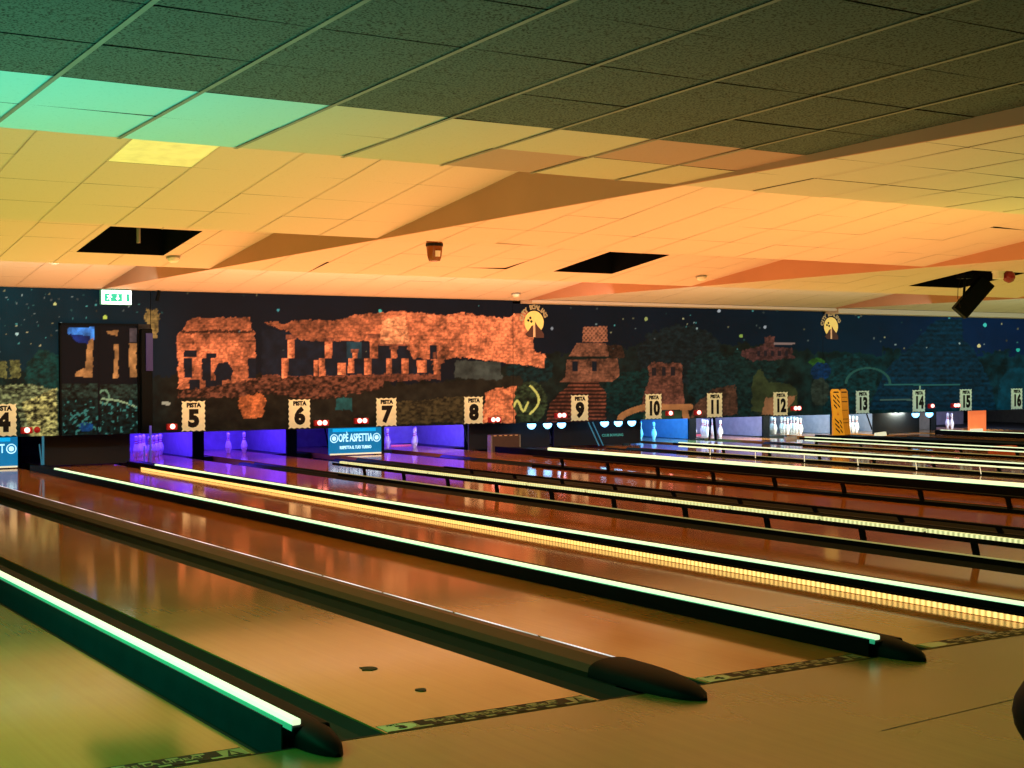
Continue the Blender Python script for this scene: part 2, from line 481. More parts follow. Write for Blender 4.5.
def paint(px, py):
    n1 = fbm(px, py, 30, 4, 1); n2 = fbm(px, py, 7, 4, 2); n3 = fbm(px, py * 1.6, 3.2, 3, 3)
    img = np.zeros(px.shape + (3,))
    jx = px + (fbm(px, py, 3, 3, 8) - .5) * 4; jy = py + (fbm(px, py, 3, 3, 9) - .5) * 4   # ragged outlines
    def put(mask, rgb, k=None):
        c = np.array(rgb, float)[None, :] * (np.ones(px.shape)[:, None] if k is None else k[:, None])
        img[mask] = c[mask]
    # night sky, teal on the left, blue-black in the middle, blue on the right
    stops = [(-60, (2, 62, 74)), (110, (3, 46, 62)), (200, (8, 22, 36)), (520, (11, 22, 36)), (700, (5, 24, 42)), (850, (2, 36, 58)), (930, (1, 38, 78)), (1100, (1, 36, 88))]
    sx = [s[0] for s in stops]
    for c in range(3):
        img[:, c] = np.interp(px, sx, [s[1][c] for s in stops]) * (0.7 + 0.4 * n1) * .72
    # ground and dark foliage in the lower half
    low = jy > np.interp(px, [-60, 0, 140, 180, 260, 430, 560, 640, 700, 800, 880, 1100], [372, 372, 378, 372, 372, 385, 352, 345, 340, 352, 352, 352]) + (n2 - .5) * 20
    lc = [(-60, (12, 40, 34)), (140, (10, 30, 30)), (180, (30, 26, 18)), (330, (34, 28, 18)), (520, (22, 30, 22)), (640, (18, 30, 28)), (760, (24, 34, 26)), (860, (5, 44, 46)), (1100, (3, 44, 60))]
    k = 0.15 + 1.2 * n2
    for c in range(3):
        v = np.interp(px, [s[0] for s in lc], [s[1][c] for s in lc]) * k
        img[low, c] = v[low]
    # tree masses
    for (cx, cy, rx, ry, col) in [(680, 355, 42, 30, (22, 34, 36)), (745, 385, 40, 34, (18, 44, 40)), (712, 380, 24, 30, (20, 46, 44)), (640, 395, 40, 25, (10, 44, 40)), (45, 375, 20, 25, (14, 64, 58)), (530, 368, 24, 16, (16, 44, 42)), (850, 390, 30, 36, (10, 52, 54)), (770, 402, 14, 24, (28, 44, 34))]:
        put(((jx - cx) / rx) ** 2 + ((jy - cy) / ry) ** 2 < 0.7 + n2 * 0.6, col, 0.15 + 1.1 * n3)
    n4 = fbm(px, py * 1.3, 2.2, 2, 14)
    course = np.abs(((py + 1.5 * n1 * 6) / 3.4) % 1 - .5); joint = np.abs(((px + 40 * np.floor((py + 9 * n1) / 3.4)) / 6.1) % 1 - .5)
    stone = (0.10 + 0.75 * n2 + 0.65 * n1 + 0.60 * (n4 - .5)) * np.where((course > .40) | (joint > .44), .90, 1.03)
    OR, OB, OD = (216, 118, 74), (234, 146, 94), (140, 76, 52)
    DK = (14, 20, 28)
    # left: small ruin and pale rubble
    put(inside(jx, jy, R4(-30, 360, 20, 378)), (112, 112, 62), stone)
    put(inside(jx, jy, R4(7, 360, 10, 377)), (20, 36, 34))
    put(inside(jx, jy, [(-60, 388), (30, 384), (58, 390), (58, 437), (25, 437), (18, 412), (-60, 410)]), (112, 122, 82), np.clip(2.1 * n3 - .35, .08, 1.3))
    put(inside(jx, jy, [(22, 402), (56, 388), (58, 437), (30, 437)]), (168, 164, 98), np.clip(2.4 * n3 - .5, .1, 1.25))
    # first temple
    put(inside(jx, jy, [(186, 322), (192, 318), (250, 317), (252, 330), (255, 332), (256, 388), (178, 389), (177, 333), (184, 330)]), OR, stone * np.interp(py, [316, 330, 345, 390], [.78, .85, 1.08, .9]))
    put(inside(jx, jy, [(180, 331), (253, 330), (253, 332.5), (180, 333.5)]), OD, stone * .55)
    for p in [R4(184, 358, 192, 378), R4(202, 358, 211, 380), R4(248, 358, 256, 378), [(214, 372), (218, 363), (228, 362), (233, 370), (231, 380), (216, 380)], R4(189, 380, 200, 389), R4(205, 380, 222, 389), R4(184, 350, 197, 357), R4(206, 353, 216, 358)]:
        put(inside(jx * .3 + px * .7, jy * .3 + py * .7, p), DK, .6 + n2)
    # long palace
    pal = [(264, 323), (275, 321), (282, 324), (300, 320), (340, 320), (352, 315), (400, 311), (420, 313), (445, 315), (462, 313), (484, 316), (506, 318), (520, 312), (528, 311), (533, 318), (534, 352), (545, 354), (545, 368), (534, 366), (500, 362), (470, 358), (452, 358), (440, 360), (412, 358), (407, 346), (378, 345), (368, 341), (333, 341), (312, 341), (300, 340), (285, 330)]
    put(inside(jx, jy, [(262, 329), (285, 331), (304, 341), (334, 341), (378, 344), (412, 346), (440, 358), (440, 376), (262, 377)]), DK, .6 + n2)
    put(inside(jx, jy, pal), OR, stone * np.interp(px, [260, 330, 400, 470, 530], [.68, .82, 1.02, 1.12, 1.05]))
    put(inside(jx, jy, [(382, 320), (405, 316), (410, 344), (380, 344)]), OB, stone * 1.1)
    put(inside(jx, jy, [(452, 350), (444, 362), (430, 366), (440, 350)]), OR, stone * .8)
    put(inside(jx, jy, [(262, 375), (300, 376), (390, 374), (440, 374), (440, 380), (262, 384)]), OD, stone * .9)
    put(inside(px, py, [(378, 343.5), (407, 344), (407, 346), (379, 345.5)]), OD, stone * 1.2)
    put(inside(px, py, R4(347, 342, 362, 358)), (26, 52, 60), .5 + n2)
    for (cx, t, b_, w_) in [(291, 337, 358, 7), (285, 358, 379, 6.5), (328.5, 340, 358, 7), (322, 358, 377, 6.5), (316, 360, 376, 5), (374, 336, 358, 8), (368, 358, 375, 7), (355, 351, 358, 5), (351, 358, 373, 6), (342, 363, 375, 8), (394, 347, 358, 6), (389, 358, 374, 6), (416, 336, 357, 8), (405, 358, 374, 7), (434, 347, 360, 6), (437, 361, 374, 7), (422, 360, 373, 10)]:
        m = (abs(px - cx - .6 * (n2 - .5)) < w_ / 2) & (py > t) & (py < b_)
        put(m, OR, stone * np.clip(1.05 - 0.5 * (px - cx) / w_, .5, 1.3))
        if b_ == 358: put((abs(px - cx) < w_ * .75) & (abs(py - t) < 2), OD, stone * 1.0)
    put(inside(px, py, R4(430, 345, 437, 359)), DK, .6 + n2)
    put(inside(px, py, R4(433, 352, 436, 359)), OD, stone)
    # rubble and lit ground before it
    put(inside(jx, jy, [(178, 392), (262, 378), (330, 376), (384, 378), (382, 388), (330, 400), (300, 398), (256, 392), (240, 397), (178, 398)]), (112, 62, 42), np.clip(1.9 * n3 - .25, .15, 1.1))
    put(inside(jx, jy, [(240, 396), (262, 393), (266, 402), (262, 418), (244, 418), (238, 404)]), (196, 100, 52), stone)
    put(inside(jx, jy, [(300, 404), (395, 386), (520, 376), (540, 400), (470, 400), (390, 410), (300, 424)]), (30, 26, 18), .5 + n2)
    put(inside(jx, jy, [(396, 402), (470, 396), (470, 422), (396, 424)]), (62, 50, 28), np.clip(1.8 * n3, .3, 1.2))
    put(inside(jx, jy, [(455, 360), (500, 362), (502, 380), (455, 378)]), (58, 62, 54), np.clip(.4 + n2, .4, 1.2))
    put(inside(jx, jy, [(486, 392), (498, 388), (517, 386), (515, 423), (482, 423)]), (226, 122, 74), stone * 1.05)
    put(inside(jx, jy, R4(334 + 2, 398, 352, 410)), (24, 62, 58), .6 + n2)
    # foliage with pale serpent
    put(((jx - 530) / 17) ** 2 + ((jy - 402) / 21) ** 2 < 1, (44, 54, 32), np.clip(1.9 * n3 - .1, .2, 1.3))
    t = np.linspace(0, 1, 40)
    for sxx, syy in [(514 + 14 * t, 406 - 5 * np.sin(t * 7)), (530 + 9 * np.sin(t * 3.1), 414 - 28 * t)]:
        for a, b_ in zip(sxx, syy):
            put((px - a) ** 2 + (py - b_) ** 2 < 1.3, (196, 190, 96))
    # stepped temple with roof comb
    ST = (132, 80, 56)
    put(inside(jx, jy, [(572, 380), (590, 374), (606, 392), (606, 425), (545, 425), (550, 404)]), (112, 58, 40), np.clip(stone * (.75 + .5 * np.sin(py * 1.7)), .3, 1.2))
    put(inside(px + (n2 - .5) * 2, py, [(565, 377), (567, 360), (618, 358), (620, 376), (612, 382), (560, 382)]), ST, stone * .9)
    put(inside(px + (n2 - .5) * 2, py, [(569, 356), (577, 343), (606, 343), (609, 356)]), ST, stone * 1.05)
    put(inside(px + (n2 - .5) * 2, py, [(582, 342), (583, 327), (607, 326), (608, 342)]), ST, np.clip(stone * 1.1 * (0.7 + .6 * (np.sin(px * 1.6) * np.sin(py * 1.4) > -.2)), .2, 1.2))
    for p in [R4(572, 361, 578, 371), R4(592, 361, 597, 371)]: put(inside(px, py, p), DK)
    put(inside(jx, jy, [(606, 345), (622, 346), (626, 358), (612, 358)]), ST, stone * .55)
    # small ruin, tan arch path
    put(inside(jx, jy, [(647, 366), (652, 362), (682, 364), (682, 378), (684, 405), (640, 412), (645, 392), (650, 378)]), (110, 64, 48), stone)
    for p in [R4(662, 367, 666, 376), R4(671, 367, 675, 376), R4(652, 368, 656, 376)]: put(inside(px, py, p), (30, 24, 26))
    for xx, yy in [(620 + 25 * t, 420 - 13 * np.sqrt(t)), (645 + 45 * t, 407 + 0 * t), (690 * 0 + 684 + 3 * t, 408 + 14 * t)]:
        for a, b_ in zip(xx, yy): put((px - a) ** 2 + ((py - b_) * 1.1) ** 2 < 11, (160, 104, 60), .7 + .5 * n2)
    put(inside(jx, jy, [(646, 411), (682, 411), (681, 424), (640, 424)]), (40, 52, 34), .6 + n2)
    # hill temple, meadow, path, macaw
    put(inside(jx, jy, [(742, 350), (765, 346), (792, 348), (794, 358), (752, 361), (742, 356)]), (88, 52, 48), stone)
    put(inside(jx, jy, [(764, 337), (774, 336), (775, 347), (764, 347)]), (98, 58, 50), stone)
    put(inside(px, py, R4(774, 342.5, 795, 344.5)), (120, 100, 96))
    for q in range(757, 792, 7): put(inside(px, py, R4(q, 351, q + 3, 356)), (30, 24, 28))
    put(inside(jx, jy, [(752, 380), (760, 368), (768, 382), (790, 384), (798, 392), (796, 412), (752, 412)]), (50, 58, 32), .5 + .8 * n2)
    put(inside(jx, jy, [(765, 398), (796, 396), (794, 400), (786, 414), (762, 415)]), (140, 96, 62), .7 + .4 * n2)
    put(inside(jx, jy, [(696, 404), (712, 390), (735, 384), (738, 414), (690, 418)]), (86, 56, 40), stone)
    put(((jx - 817) / 8) ** 2 + ((jy - 362) / 4) ** 2 < 1, (34, 74, 26), .4 + n3)
    put(((jx - 821) / 10) ** 2 + ((jy - 371) / 9) ** 2 < 1, (8, 44, 80), .3 + n3)
    put(((jx - 820) / 9) ** 2 + ((jy - 392) / 14) ** 2 < 1, (34, 44, 36), .5 + n3)
    # great pyramid printed in teal
    py_ = [(936, 320), (962, 318), (964, 340), (974, 350), (982, 365), (992, 386), (996, 410), (868, 410), (884, 372), (904, 352), (918, 338), (924, 332)]
    lines = 0.8 + 0.10 * np.sin(py * 1.25) + 0.9 * (n3 - .5)
    put(inside(jx, jy, py_), (3, 40, 58), lines)
    put(inside(jx, jy, [(1000, 380), (1010, 368), (1060, 366), (1060, 420), (996, 420)]), (3, 44, 56), .5 + n2)
    put(inside(px, py, R4(884, 384, 960, 385.5)), (34, 84, 80))
    put(inside(px, py, R4(880, 399, 924, 400.5)), (60, 84, 76))
    put((np.abs(np.hypot((px - 868) / 22, (py - 384) / 16) - 1) < .06) & (py < 384), (34, 74, 66))
    put(inside(px, py, R4(919, 386, 920.5, 398)), (120, 150, 120))
    # stone finial by the pillar, patch
    put(inside(jx, jy, [(143, 318), (147, 309), (158, 309), (159, 318), (157, 338), (151, 338), (150, 328)]), (126, 104, 58), stone * 1.1)
    put(inside(px, py, R4(162, 402, 170, 405)), (150, 150, 130))
    # stars
    sr = np.random.default_rng(11)
    for i in range(190):
        x = sr.choice([sr.uniform(-40, 140), sr.uniform(150, 560), sr.uniform(560, 880), sr.uniform(850, 1060)], p=[.42, .14, .2, .24])
        y = sr.uniform(288, 352); s = sr.uniform(.3, 1.0)
        c = [(170, 200, 200), (90, 190, 190), (200, 200, 150)][sr.integers(3)]
        k = sr.uniform(.25, .8)
        m = ((px - x) ** 2 + (py - y) ** 2 < s) & (img.sum(1) < 150)
        put(m, tuple(v * k for v in c))
    for x, y, s, c in [(105, 317.5, 2.6, (176, 200, 84)), (741, 336, 2.2, (120, 150, 70)), (646, 319, 2, (140, 150, 90)), (985, 325, 2.2, (60, 190, 180)), (979, 346, 2.0, (200, 190, 130)), (1018, 350, 2.2, (40, 170, 150)), (765, 327, 1.6, (140, 150, 160)), (719, 311, 1.7, (150, 160, 170)), (552, 328.5, 1.6, (120, 130, 140)), (380, 311, 1.7, (60, 170, 160)), (278, 310, 1.4, (60, 140, 150)), (17, 334, 1.6, (160, 200, 200)), (55, 304, 1.6, (190, 200, 130))]:
        put((px - x) ** 2 + (py - y) ** 2 < s * 1.6, c)
    return np.clip(img, 0, 255)

mm, nt, b = nodes('mural_print')
at = nt.nodes.new('ShaderNodeAttribute'); at.attribute_name = 'print'
nz = nt.nodes.new('ShaderNodeTexNoise'); nz.inputs['Scale'].default_value = 60
tc = nt.nodes.new('ShaderNodeTexCoord'); nt.links.new(tc.outputs['Object'], nz.inputs['Vector'])
mr = nt.nodes.new('ShaderNodeMapRange'); mr.inputs['To Min'].default_value = 0.75; mr.inputs['To Max'].default_value = 1.25
nt.links.new(nz.outputs['Fac'], mr.inputs['Value'])
mx = nt.nodes.new('ShaderNodeVectorMath'); mx.operation = 'SCALE'
nt.links.new(at.outputs['Color'], mx.inputs[0]); nt.links.new(mr.outputs['Result'], mx.inputs['Scale'])
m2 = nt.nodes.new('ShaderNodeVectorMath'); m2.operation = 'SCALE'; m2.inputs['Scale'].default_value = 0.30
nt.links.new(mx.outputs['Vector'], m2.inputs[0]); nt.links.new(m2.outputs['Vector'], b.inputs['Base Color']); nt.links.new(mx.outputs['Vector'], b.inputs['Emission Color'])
b.inputs['Emission Strength'].default_value = 0.86  # print glows by itself in place of stronger lighting
b.inputs['Roughness'].default_value = 0.75
b.inputs['Specular IOR Level'].default_value = 0.15
M['mural'] = mm

def printed(name, x0, x1, y, z0, z1, painter, parent, step=0.016):
    nx = int(round((x1 - x0) / step)); nz_ = int(round((z1 - z0) / step))
    xs = np.linspace(x0, x1, nx + 1); zs = np.linspace(z0, z1, nz_ + 1)
    XX, ZZ = np.meshgrid(xs, zs)
    co_ = np.stack([XX.ravel(), np.full(XX.size, y), ZZ.ravel()], 1)
    me = bpy.data.meshes.new(name)
    i = np.arange(nx * nz_); a = (i // nx) * (nx + 1) + i % nx
    faces = np.stack([a, a + 1, a + nx + 2, a + nx + 1], 1)
    me.vertices.add(len(co_)); me.vertices.foreach_set('co', co_.ravel())
    me.loops.add(faces.size); me.loops.foreach_set('vertex_index', faces.ravel())
    me.polygons.add(len(faces)); me.polygons.foreach_set('loop_start', np.arange(len(faces)) * 4)
    me.update(calc_edges=True)
    px, py = to_px(co_[:, 0], co_[:, 1], co_[:, 2])
    c = painter(px, py) / 255
    c = np.where(c <= 0.04045, c / 12.92, ((c + 0.055) / 1.055) ** 2.4)
    ca = me.color_attributes.new('print', 'FLOAT_COLOR', 'POINT')
    ca.data.foreach_set('color', np.concatenate([c, np.ones((len(c), 1))], 1).ravel())
    me.materials.append(M['mural'])
    o = bpy.data.objects.new(name, me); COL.objects.link(o); o.parent = parent
    return o

MZ0 = 0.50
for x0, x1, top, lab in [(3.2, 5.90, Z0 - .004, 'starry teal night mural panel with pale rubble, left of the dark door panel'),
                    (7.37, 14.25, Z0 - .004, 'night mural panel with orange floodlit temple and long columned palace'),
                    (14.26, 22.18, 2.733, 'night mural panel with stepped temple, trees and small brown ruins'),
                    (22.19, 31.0, 2.683, 'dark blue-green mural panel with great pyramid, right end of the wall')]:
    t = thing('mural_picture', lab, 'mural', ((x0 + x1) / 2, WALLY, MZ0), 'printed mural panels above the pin decks')
    p = printed('printed_face', x0, x1, WALLY, MZ0, top, paint, t)
    p.location = (-(x0 + x1) / 2, -WALLY, -MZ0)
    MB().box(x0, x1, WALLY + 0.004, WALLY + 0.05, MZ0, top, M['wallblack']).build('backing_board', t, loc=(-(x0 + x1) / 2, -WALLY, -MZ0))

# dark double door panel with printed columns
def paint_door(px, py):
    n2 = fbm(px, py, 7, 4, 5); n3 = fbm(px, py * 1.4, 3, 3, 6)
    img = np.zeros(px.shape + (3,)) + np.array((4, 9, 16))
    def put(m, c, k=None):
        cc = np.array(c, float)[None] * (np.ones(px.shape)[:, None] if k is None else k[:, None]); img[m] = cc[m]
    put(py > 384, (12, 32, 30), np.clip(2.2 * n3 - .4, .1, 1.5))
    put((py > 384) & (py < 398), (34, 52, 44), np.clip(2.2 * n3 - .4, .05, 1.4))
    put(inside(px, py, [(68, 328), (94, 327), (94, 340), (84, 336), (68, 334)]), (60, 130, 226), .4 + 1.2 * n2)
    put(inside(px, py, [(70, 334), (90, 336), (90, 344), (76, 342)]), (20, 44, 120), .4 + n2)
    for p in [[(88, 340), (93, 338), (92, 377), (75, 377), (76, 372), (85, 368)], R4(114, 344, 118.5, 378), R4(129, 343, 137, 377), [(106, 331), (118, 330), (117, 336), (108, 334)]]:
        put(inside(px + (n2 - .5) * 3, py, p), (158, 112, 66), .5 + .9 * n2)
    put(inside(px, py, R4(130, 328, 137, 342)), (70, 62, 66), .4 + n2)
    put((np.abs(np.hypot((px - 104) / 5, (py - 397) / 7) - 1) < .14), (96, 132, 104))
    t = np.linspace(0, 1, 30)
    for a, b_ in zip(102 + 34 * t, 399 + 8 * t * t): put((px - a) ** 2 + (py - b_) ** 2 < 1.0, (130, 156, 120))
    put(((px - 86) / 8) ** 2 + ((py - 427) / 5) ** 2 < .6 + n2 * .5, (14, 60, 110), .5 + n3)
    put(inside(px, py, R4(97.5, 326, 100, 437)), (3, 6, 12))
    put((fbm(px, py, 3, 2, 12) > .72) & (py > 400), (50, 110, 104))
    return np.clip(img, 0, 255)
t = thing('double_door', 'dark double door printed with lit columns, under the green exit sign', 'door', (6.53, 22.5, MZ0))
printed('printed_leaf', 5.93, 7.13, 22.47, MZ0, 2.22, paint_door, t).location = (-6.53, -22.5, -MZ0)
MB().box(5.905, 5.93, 22.44, 22.55, MZ0, 2.25, M['black']).box(7.13, 7.145, 22.44, 22.55, MZ0, 2.25, M['black']).box(5.905, 7.145, 22.44, 22.55, 2.22, 2.25, M['black']).build('door_frame', t, loc=(-6.53, -22.5, -MZ0))
p = printed('printed_header', 5.9, 7.36, 22.5, 2.25, Z0 - .004, paint, t); p.location = (-6.53, -22.5, -MZ0)
MB().box(5.9, 7.36, 22.51, 22.55, MZ0, Z0 - .004, M['wallblack']).build('backing_board', t, loc=(-6.53, -22.5, -MZ0))
t = thing('support_post', 'tall narrow black post between the door panel and the orange temple', 'post', (7.25, 22.40, 0.50))
MB().box(-.09, .09, -.06, .06, 0, 1.67, M['black']).build('shaft', t, bevel=.01)
MB().box(-.02, .09, -.075, -.06, 1.0, 1.6, plain('violet_edge', (.01, .01, .06), .4, emit=(.004, .004, .06), es=.7)).build('upper_panel', t)

# ------------------------------------------------------------------ lanes
def foul_sticker(lane, num, cx):
    """printed strip across the lane just beyond the foul line"""
    y0, y1 = FOUL + 0.005, FOUL + 0.115
    st = MB()
    x0, x1 = cx - LW / 2 + 0.01, cx + LW / 2 - 0.02
    st.box(x0, x1, y0, y1, 0.0, 0.0012, M['stickerpale'])
    s = st.build('foul_line_sticker', lane)
    bx0, bx1 = x0 + 0.165, x1 - 0.10
    c = MB()
    c.box(bx0, bx1, y0 + .030, y1 - .030, .0012, .0022, M['ink'])
    n = 15
    for i in range(n):
        a = bx0 + (bx1 - bx0) * i / n; b_ = bx0 + (bx1 - bx0) * (i + 1) / n
        if i % 2 == 0: c.box(a, b_, y1 - .030, y1 - .006, .0012, .0022, M['ink'])
        else: c.box(a, b_, y0 + .006, y0 + .030, .0012, .0022, M['ink'])
    c.box(x0, x1, y1 - .004, y1, .0012, .0022, M['ink']).box(x0, x1, y0, y0 + .003, .0012, .0022, M['ink'])
    c.build('checker_band', s)
    d = MB(); d.prism([(x0 + .075 * 0 + .002, y0 + .004), (x0 + .10, y0 + .004), (x0 + .145, y0 + .03), (x0 + .155, y0 + .055), (x0 + .145, y1 - .03), (x0 + .10, y1 - .004), (x0 + .002, y1 - .004)], 'z', .0012, .0024, M['stickergreen'])
    d.build('number_plate', s)
    if num:
        text('numeral', num, .066, M['ink'], s, (x0 + .085, (y0 + y1) / 2 - .012, .003), (0, 0, 0), bold=.004, depth=.0004, sx=1.35)
        text('small_lettering', 'PISTA', .022, M['ink'], s, (x0 + .065, (y0 + y1) / 2 + .034, .003), (0, 0, 0), bold=.0006, depth=.0004)
    text('lettering', 'NON SUPERARE LA LINEA!', .052, M['stickerpale'], s, ((bx0 + bx1) / 2, (y0 + y1) / 2, .0028), (0, 0, 0), bold=.0008, depth=.0004)
    tr = MB(); tr.prism([(x1 - .085, y0 + .012), (x1 - .02, y0 + .012), (x1 - .055, y1 - .012)], 'z', .0012, .0022, M['ink'])
    tr.prism([(x1 - .068, y0 + .024), (x1 - .040, y0 + .024), (x1 - .055, y1 - .035)], 'z', .0022, .0030, M['stickerpale'])
    tr.build('warning_triangle', s)

lane_txt = {'2': 'glossy lane cut by the bottom left corner, greenish in the light',
            '3': 'glossy lane with foul-line sticker numbered 3 and dark scraps on it',
            '4': 'glossy orange-lit lane with foul-line sticker numbered 4',
            'n': 'glossy lane between two full-length neon strips, washed by warm diodes',
            '5': 'brown glossy lane running to the violet rack below sign 5'}
for key, cx in LANES:
    lab = lane_txt.get(key, 'narrow brown glossy strip of lane running to the pin deck below sign %s' % key)
    t = thing('bowling_lane', lab, 'bowling lane', (0, 0, 0), 'bowling lanes side by side')
    MB().box(cx - LW / 2, cx + LW / 2, FOUL, 26.1, -0.09, 0, M['lane']).build('lane_bed', t)
    if key in ('2', '3', '4', 'n', '5'):
        foul_sticker(t, {'2': '2', '3': '3', '4': '4', 'n': '', '5': ''}[key], cx)

# ------------------------------------------------------------------ dividers between the lanes
NEAR, FAR = FOUL - 0.02, 20.9
def gutter(root, x0, x1):
    n = 8; pts = []
    for i in range(n + 1):
        u = i / n
        pts.append((x0 + (x1 - x0) * u, -0.006 - 0.075 * math.sin(PI * u) ** .7))
    g = MB()
    poly = pts + [(x1, -0.105), (x0, -0.105)]
    g.prism(poly, 'y', FOUL + 0.002, 22.12, M['gutter'])
    return g.build('gutter', root)

def nose(root, cx, w_, z, mat, y0=FOUL - 0.26, y1=FOUL + 0.22):
    """rounded end cap that runs over the foul line onto the approach"""
    g = MB(); secs = 12; ring = 10; vs = []; fs = []
    for j in range(secs + 1):
        u = j / secs
        y = y0 + (y1 - y0) * u
        k = math.sqrt(max(0, 1 - (1 - min(1, u / .75)) ** 2)) if u < .75 else 1
        for i in range(ring + 1):
            a = PI * i / ring
            vs.append((cx - math.cos(a) * w_ / 2 * max(k, .12), y, 0.001 + z * max(k, .15) * math.sin(a) ** .55))
    for j in range(secs):
        for i in range(ring):
            a = j * (ring + 1) + i
            fs.append((a, a + 1, a + ring + 2, a + ring + 1))
    fs.append(tuple(range(ring + 1))); fs.append(tuple(reversed(range(secs * (ring + 1), (secs + 1) * (ring + 1)))))
    g.add(vs, fs, mat)
    return g.build('end_cap', root, smooth=True)

def divider_low(x0, x1, nx, label, neon='neon', w_=0.17, lip=False, far=FAR, near=FOUL + .02, nh=.024):
    """black divider: two gutters, low cap carrying a neon strip along its top"""
    t = thing('lane_divider', label, 'lane divider', (0, 0, 0), 'dividers between the lanes')
    c0, c1 = nx - .018, nx + w_
    gutter(t, x0, c0 - .001); gutter(t, c1 + .001, x1)
    cap = MB(); cap.box(c0, c1, FOUL + .002, 22.12, -.1, .078, M['black']).build('cap', t, bevel=.012)
    fx = nx - .062 if nx < 10 else nx - .30
    MB().box(fx, fx + .006, FOUL + (.13 if lip else .02), 22.1, -.06 if fx > x0 else .003, .089 if nx < 10 else .106, M['teal'] if nx < 4 else M['black']).build('reflection_shield', t)  # added board that blocks the neon's mirror image in the lane
    s = MB(); s.box(nx - .016, nx + .022, near, far, .079, .079 + nh, M[neon]).build('neon_strip', t, bevel=.006)
    e = MB().box(nx - .021, nx - .0165, near, far, .060, .084, M['neon_halo'])
    e.build('glow_fringe', t)  # glowing edge that paints the green halo below the strip
    nose(t, nx + w_ / 2 - .005, w_ + .03, .086, M['black'], FOUL - .22)
    if lip:
        MB().box(nx - .096, nx - .090, FOUL + .13, 21.3, .0035, .036, M['dots']).build('diode_glow', t)  # glowing strip stands in for diode light reflected on the lane
        MB().box(nx - .100, nx - .063, FOUL + .13, 21.4, .038, .050, M['black']).build('lip', t)
    return t

def divider_wide(x0, x1, c0, c1, label):
    t = thing('lane_divider', label, 'lane divider', (0, 0, 0), 'dividers between the lanes')
    gutter(t, x0, c0 - .001); gutter(t, c1 + .001, x1)
    cap = MB()
    cap.prism([(c0, -.1), (c1, -.1), (c1, .05), (c1 - .05, .072), (c0 + .10, .075), (c0 + .03, .05), (c0, .02)], 'y', FOUL + .2, 22.12, M['capbrown'])
    cap.build('cap', t)
    s = MB()
    y = FOUL + .28
    while y < 20.5:
        s.box(c1 - .006, c1 + .006, y, min(y + .86, 20.5), .048, .060, M['led_thin']); y += .9
    s.build('light_line', t)
    MB().box(c1 + .05, c1 + .065, FOUL + .1, 22.1, -.02, .004, M['capdark']).build('inner_rail', t)
    nose(t, (c0 + c1) / 2 + .03, c1 - c0 + .07, .078, M['black'], FOUL - .27, FOUL + .42)
    return t

def divider_rail(x0, x1, rx, label, strips, far=18.4, z=0.175, ticks=False):
    low = z > .1
    zl = .036 if low else -.002
    """divider with a raised bumper rail on posts, carrying a light strip"""
    t = thing('bumper_rail', label, 'bumper rail', (0, 0, 0), 'raised bumper rails between the lanes')
    gutter(t, x0, rx - .03); gutter(t, rx + .031, x1)
    MB().box(rx - .03, rx + .03, FOUL + .002, 22.12, -.1, -.002, M['black']).build('base_rail', t)
    MB().box(rx - .022, rx + .022, FOUL + .3, far, z - .02, z + .004, M['black']).build('rail', t, bevel=.008)
    ys = []
    y = FOUL + 1.0
    while y < far - .2:
        ys.append(y); y += 1.15
    for y in ys:
        MB().add([(rx - .014, y - .025, zl), (rx + .014, y - .025, zl), (rx + .014, y + .025, zl), (rx - .014, y + .025, zl), (rx - .014, y + .005, z - .02), (rx + .014, y + .005, z - .02), (rx + .014, y + .055, z - .02), (rx - .014, y + .055, z - .02)],
                 [(0, 3, 2, 1), (4, 5, 6, 7), (0, 1, 5, 4), (1, 2, 6, 5), (2, 3, 7, 6), (3, 0, 4, 7)], M['black']).build('post', t)
    if low:
        if strips: MB().box(rx - .115, rx - .100, FOUL + .3, far, z - .025, z + .011, M['black']).build('shield_rail', t)  # extra bar added to block the light strip's reflection in the lane
        MB().box(rx - .03, rx + .03, FOUL + .002, far, -.002, .036, M['black']).build('lower_rail', t)
        if strips: MB().box(rx - .031, rx - .018, FOUL + .4, far, .0365, .046, M['trimlight']).build('lower_light_line', t)
    for (mat, zz, hh) in strips:
        s = MB(); y = FOUL + .35; i = 0
        while y < far - .1:
            y2 = min(y + 1.12, far - .05)
            s.box(rx - .026, rx + .012, y, y2, z + zz, z + zz + hh, M[mat]); y = y2 + .03
        s.build('light_strip', t)
    if ticks:
        for y in ys:
            MB().bar((rx - .05, y + .3, .10), (rx - .12, y + .22, .012), .007, M['palecyan'], 6).build('strut', t)
    return t

divider_low(2.07, 2.62, 2.24, 'black divider with bright neon strip nearest the bottom left corner', w_=.14)
divider_wide(3.68, 4.30, 3.91, 4.12, 'wide divider with brown rounded cap and one thin line of white light')
divider_low(5.36, 5.80, 5.42, 'black divider whose neon strip ends before the sticker numbered 4', w_=.17)
divider_low(6.86, 7.34, 6.90, 'black divider with long neon strip and warm diode glow under its lip', w_=.20, lip=True)
divider_rail(8.40, 8.97, 8.74, 'raised bumper rail with ribbed yellow light, nearest of the raised rails', [('rib', -.002, .03)])
MB_ = divider_rail(10.03, 10.85, 10.45, 'unlit low bumper rail between the lanes below signs 6 and 7', [], z=0.06)
divider_rail(11.91, 12.52, 11.80 + .22, 'unlit raised bumper rail just below the thick white neon bar', [], z=0.165)
divider_low(13.58, 14.77, 13.90, 'broad divider with thick white neon bar starting below sign 9', w_=.25, neon='neon_warm', far=20.8, nh=.050)
divider_rail(15.83, 16.62, 16.15, 'raised rail with two parallel neon lines starting below sign 11', [('neon', -.002, .022), ('neon_warm', -.062, .020)], far=20.0, z=.170, ticks=True)
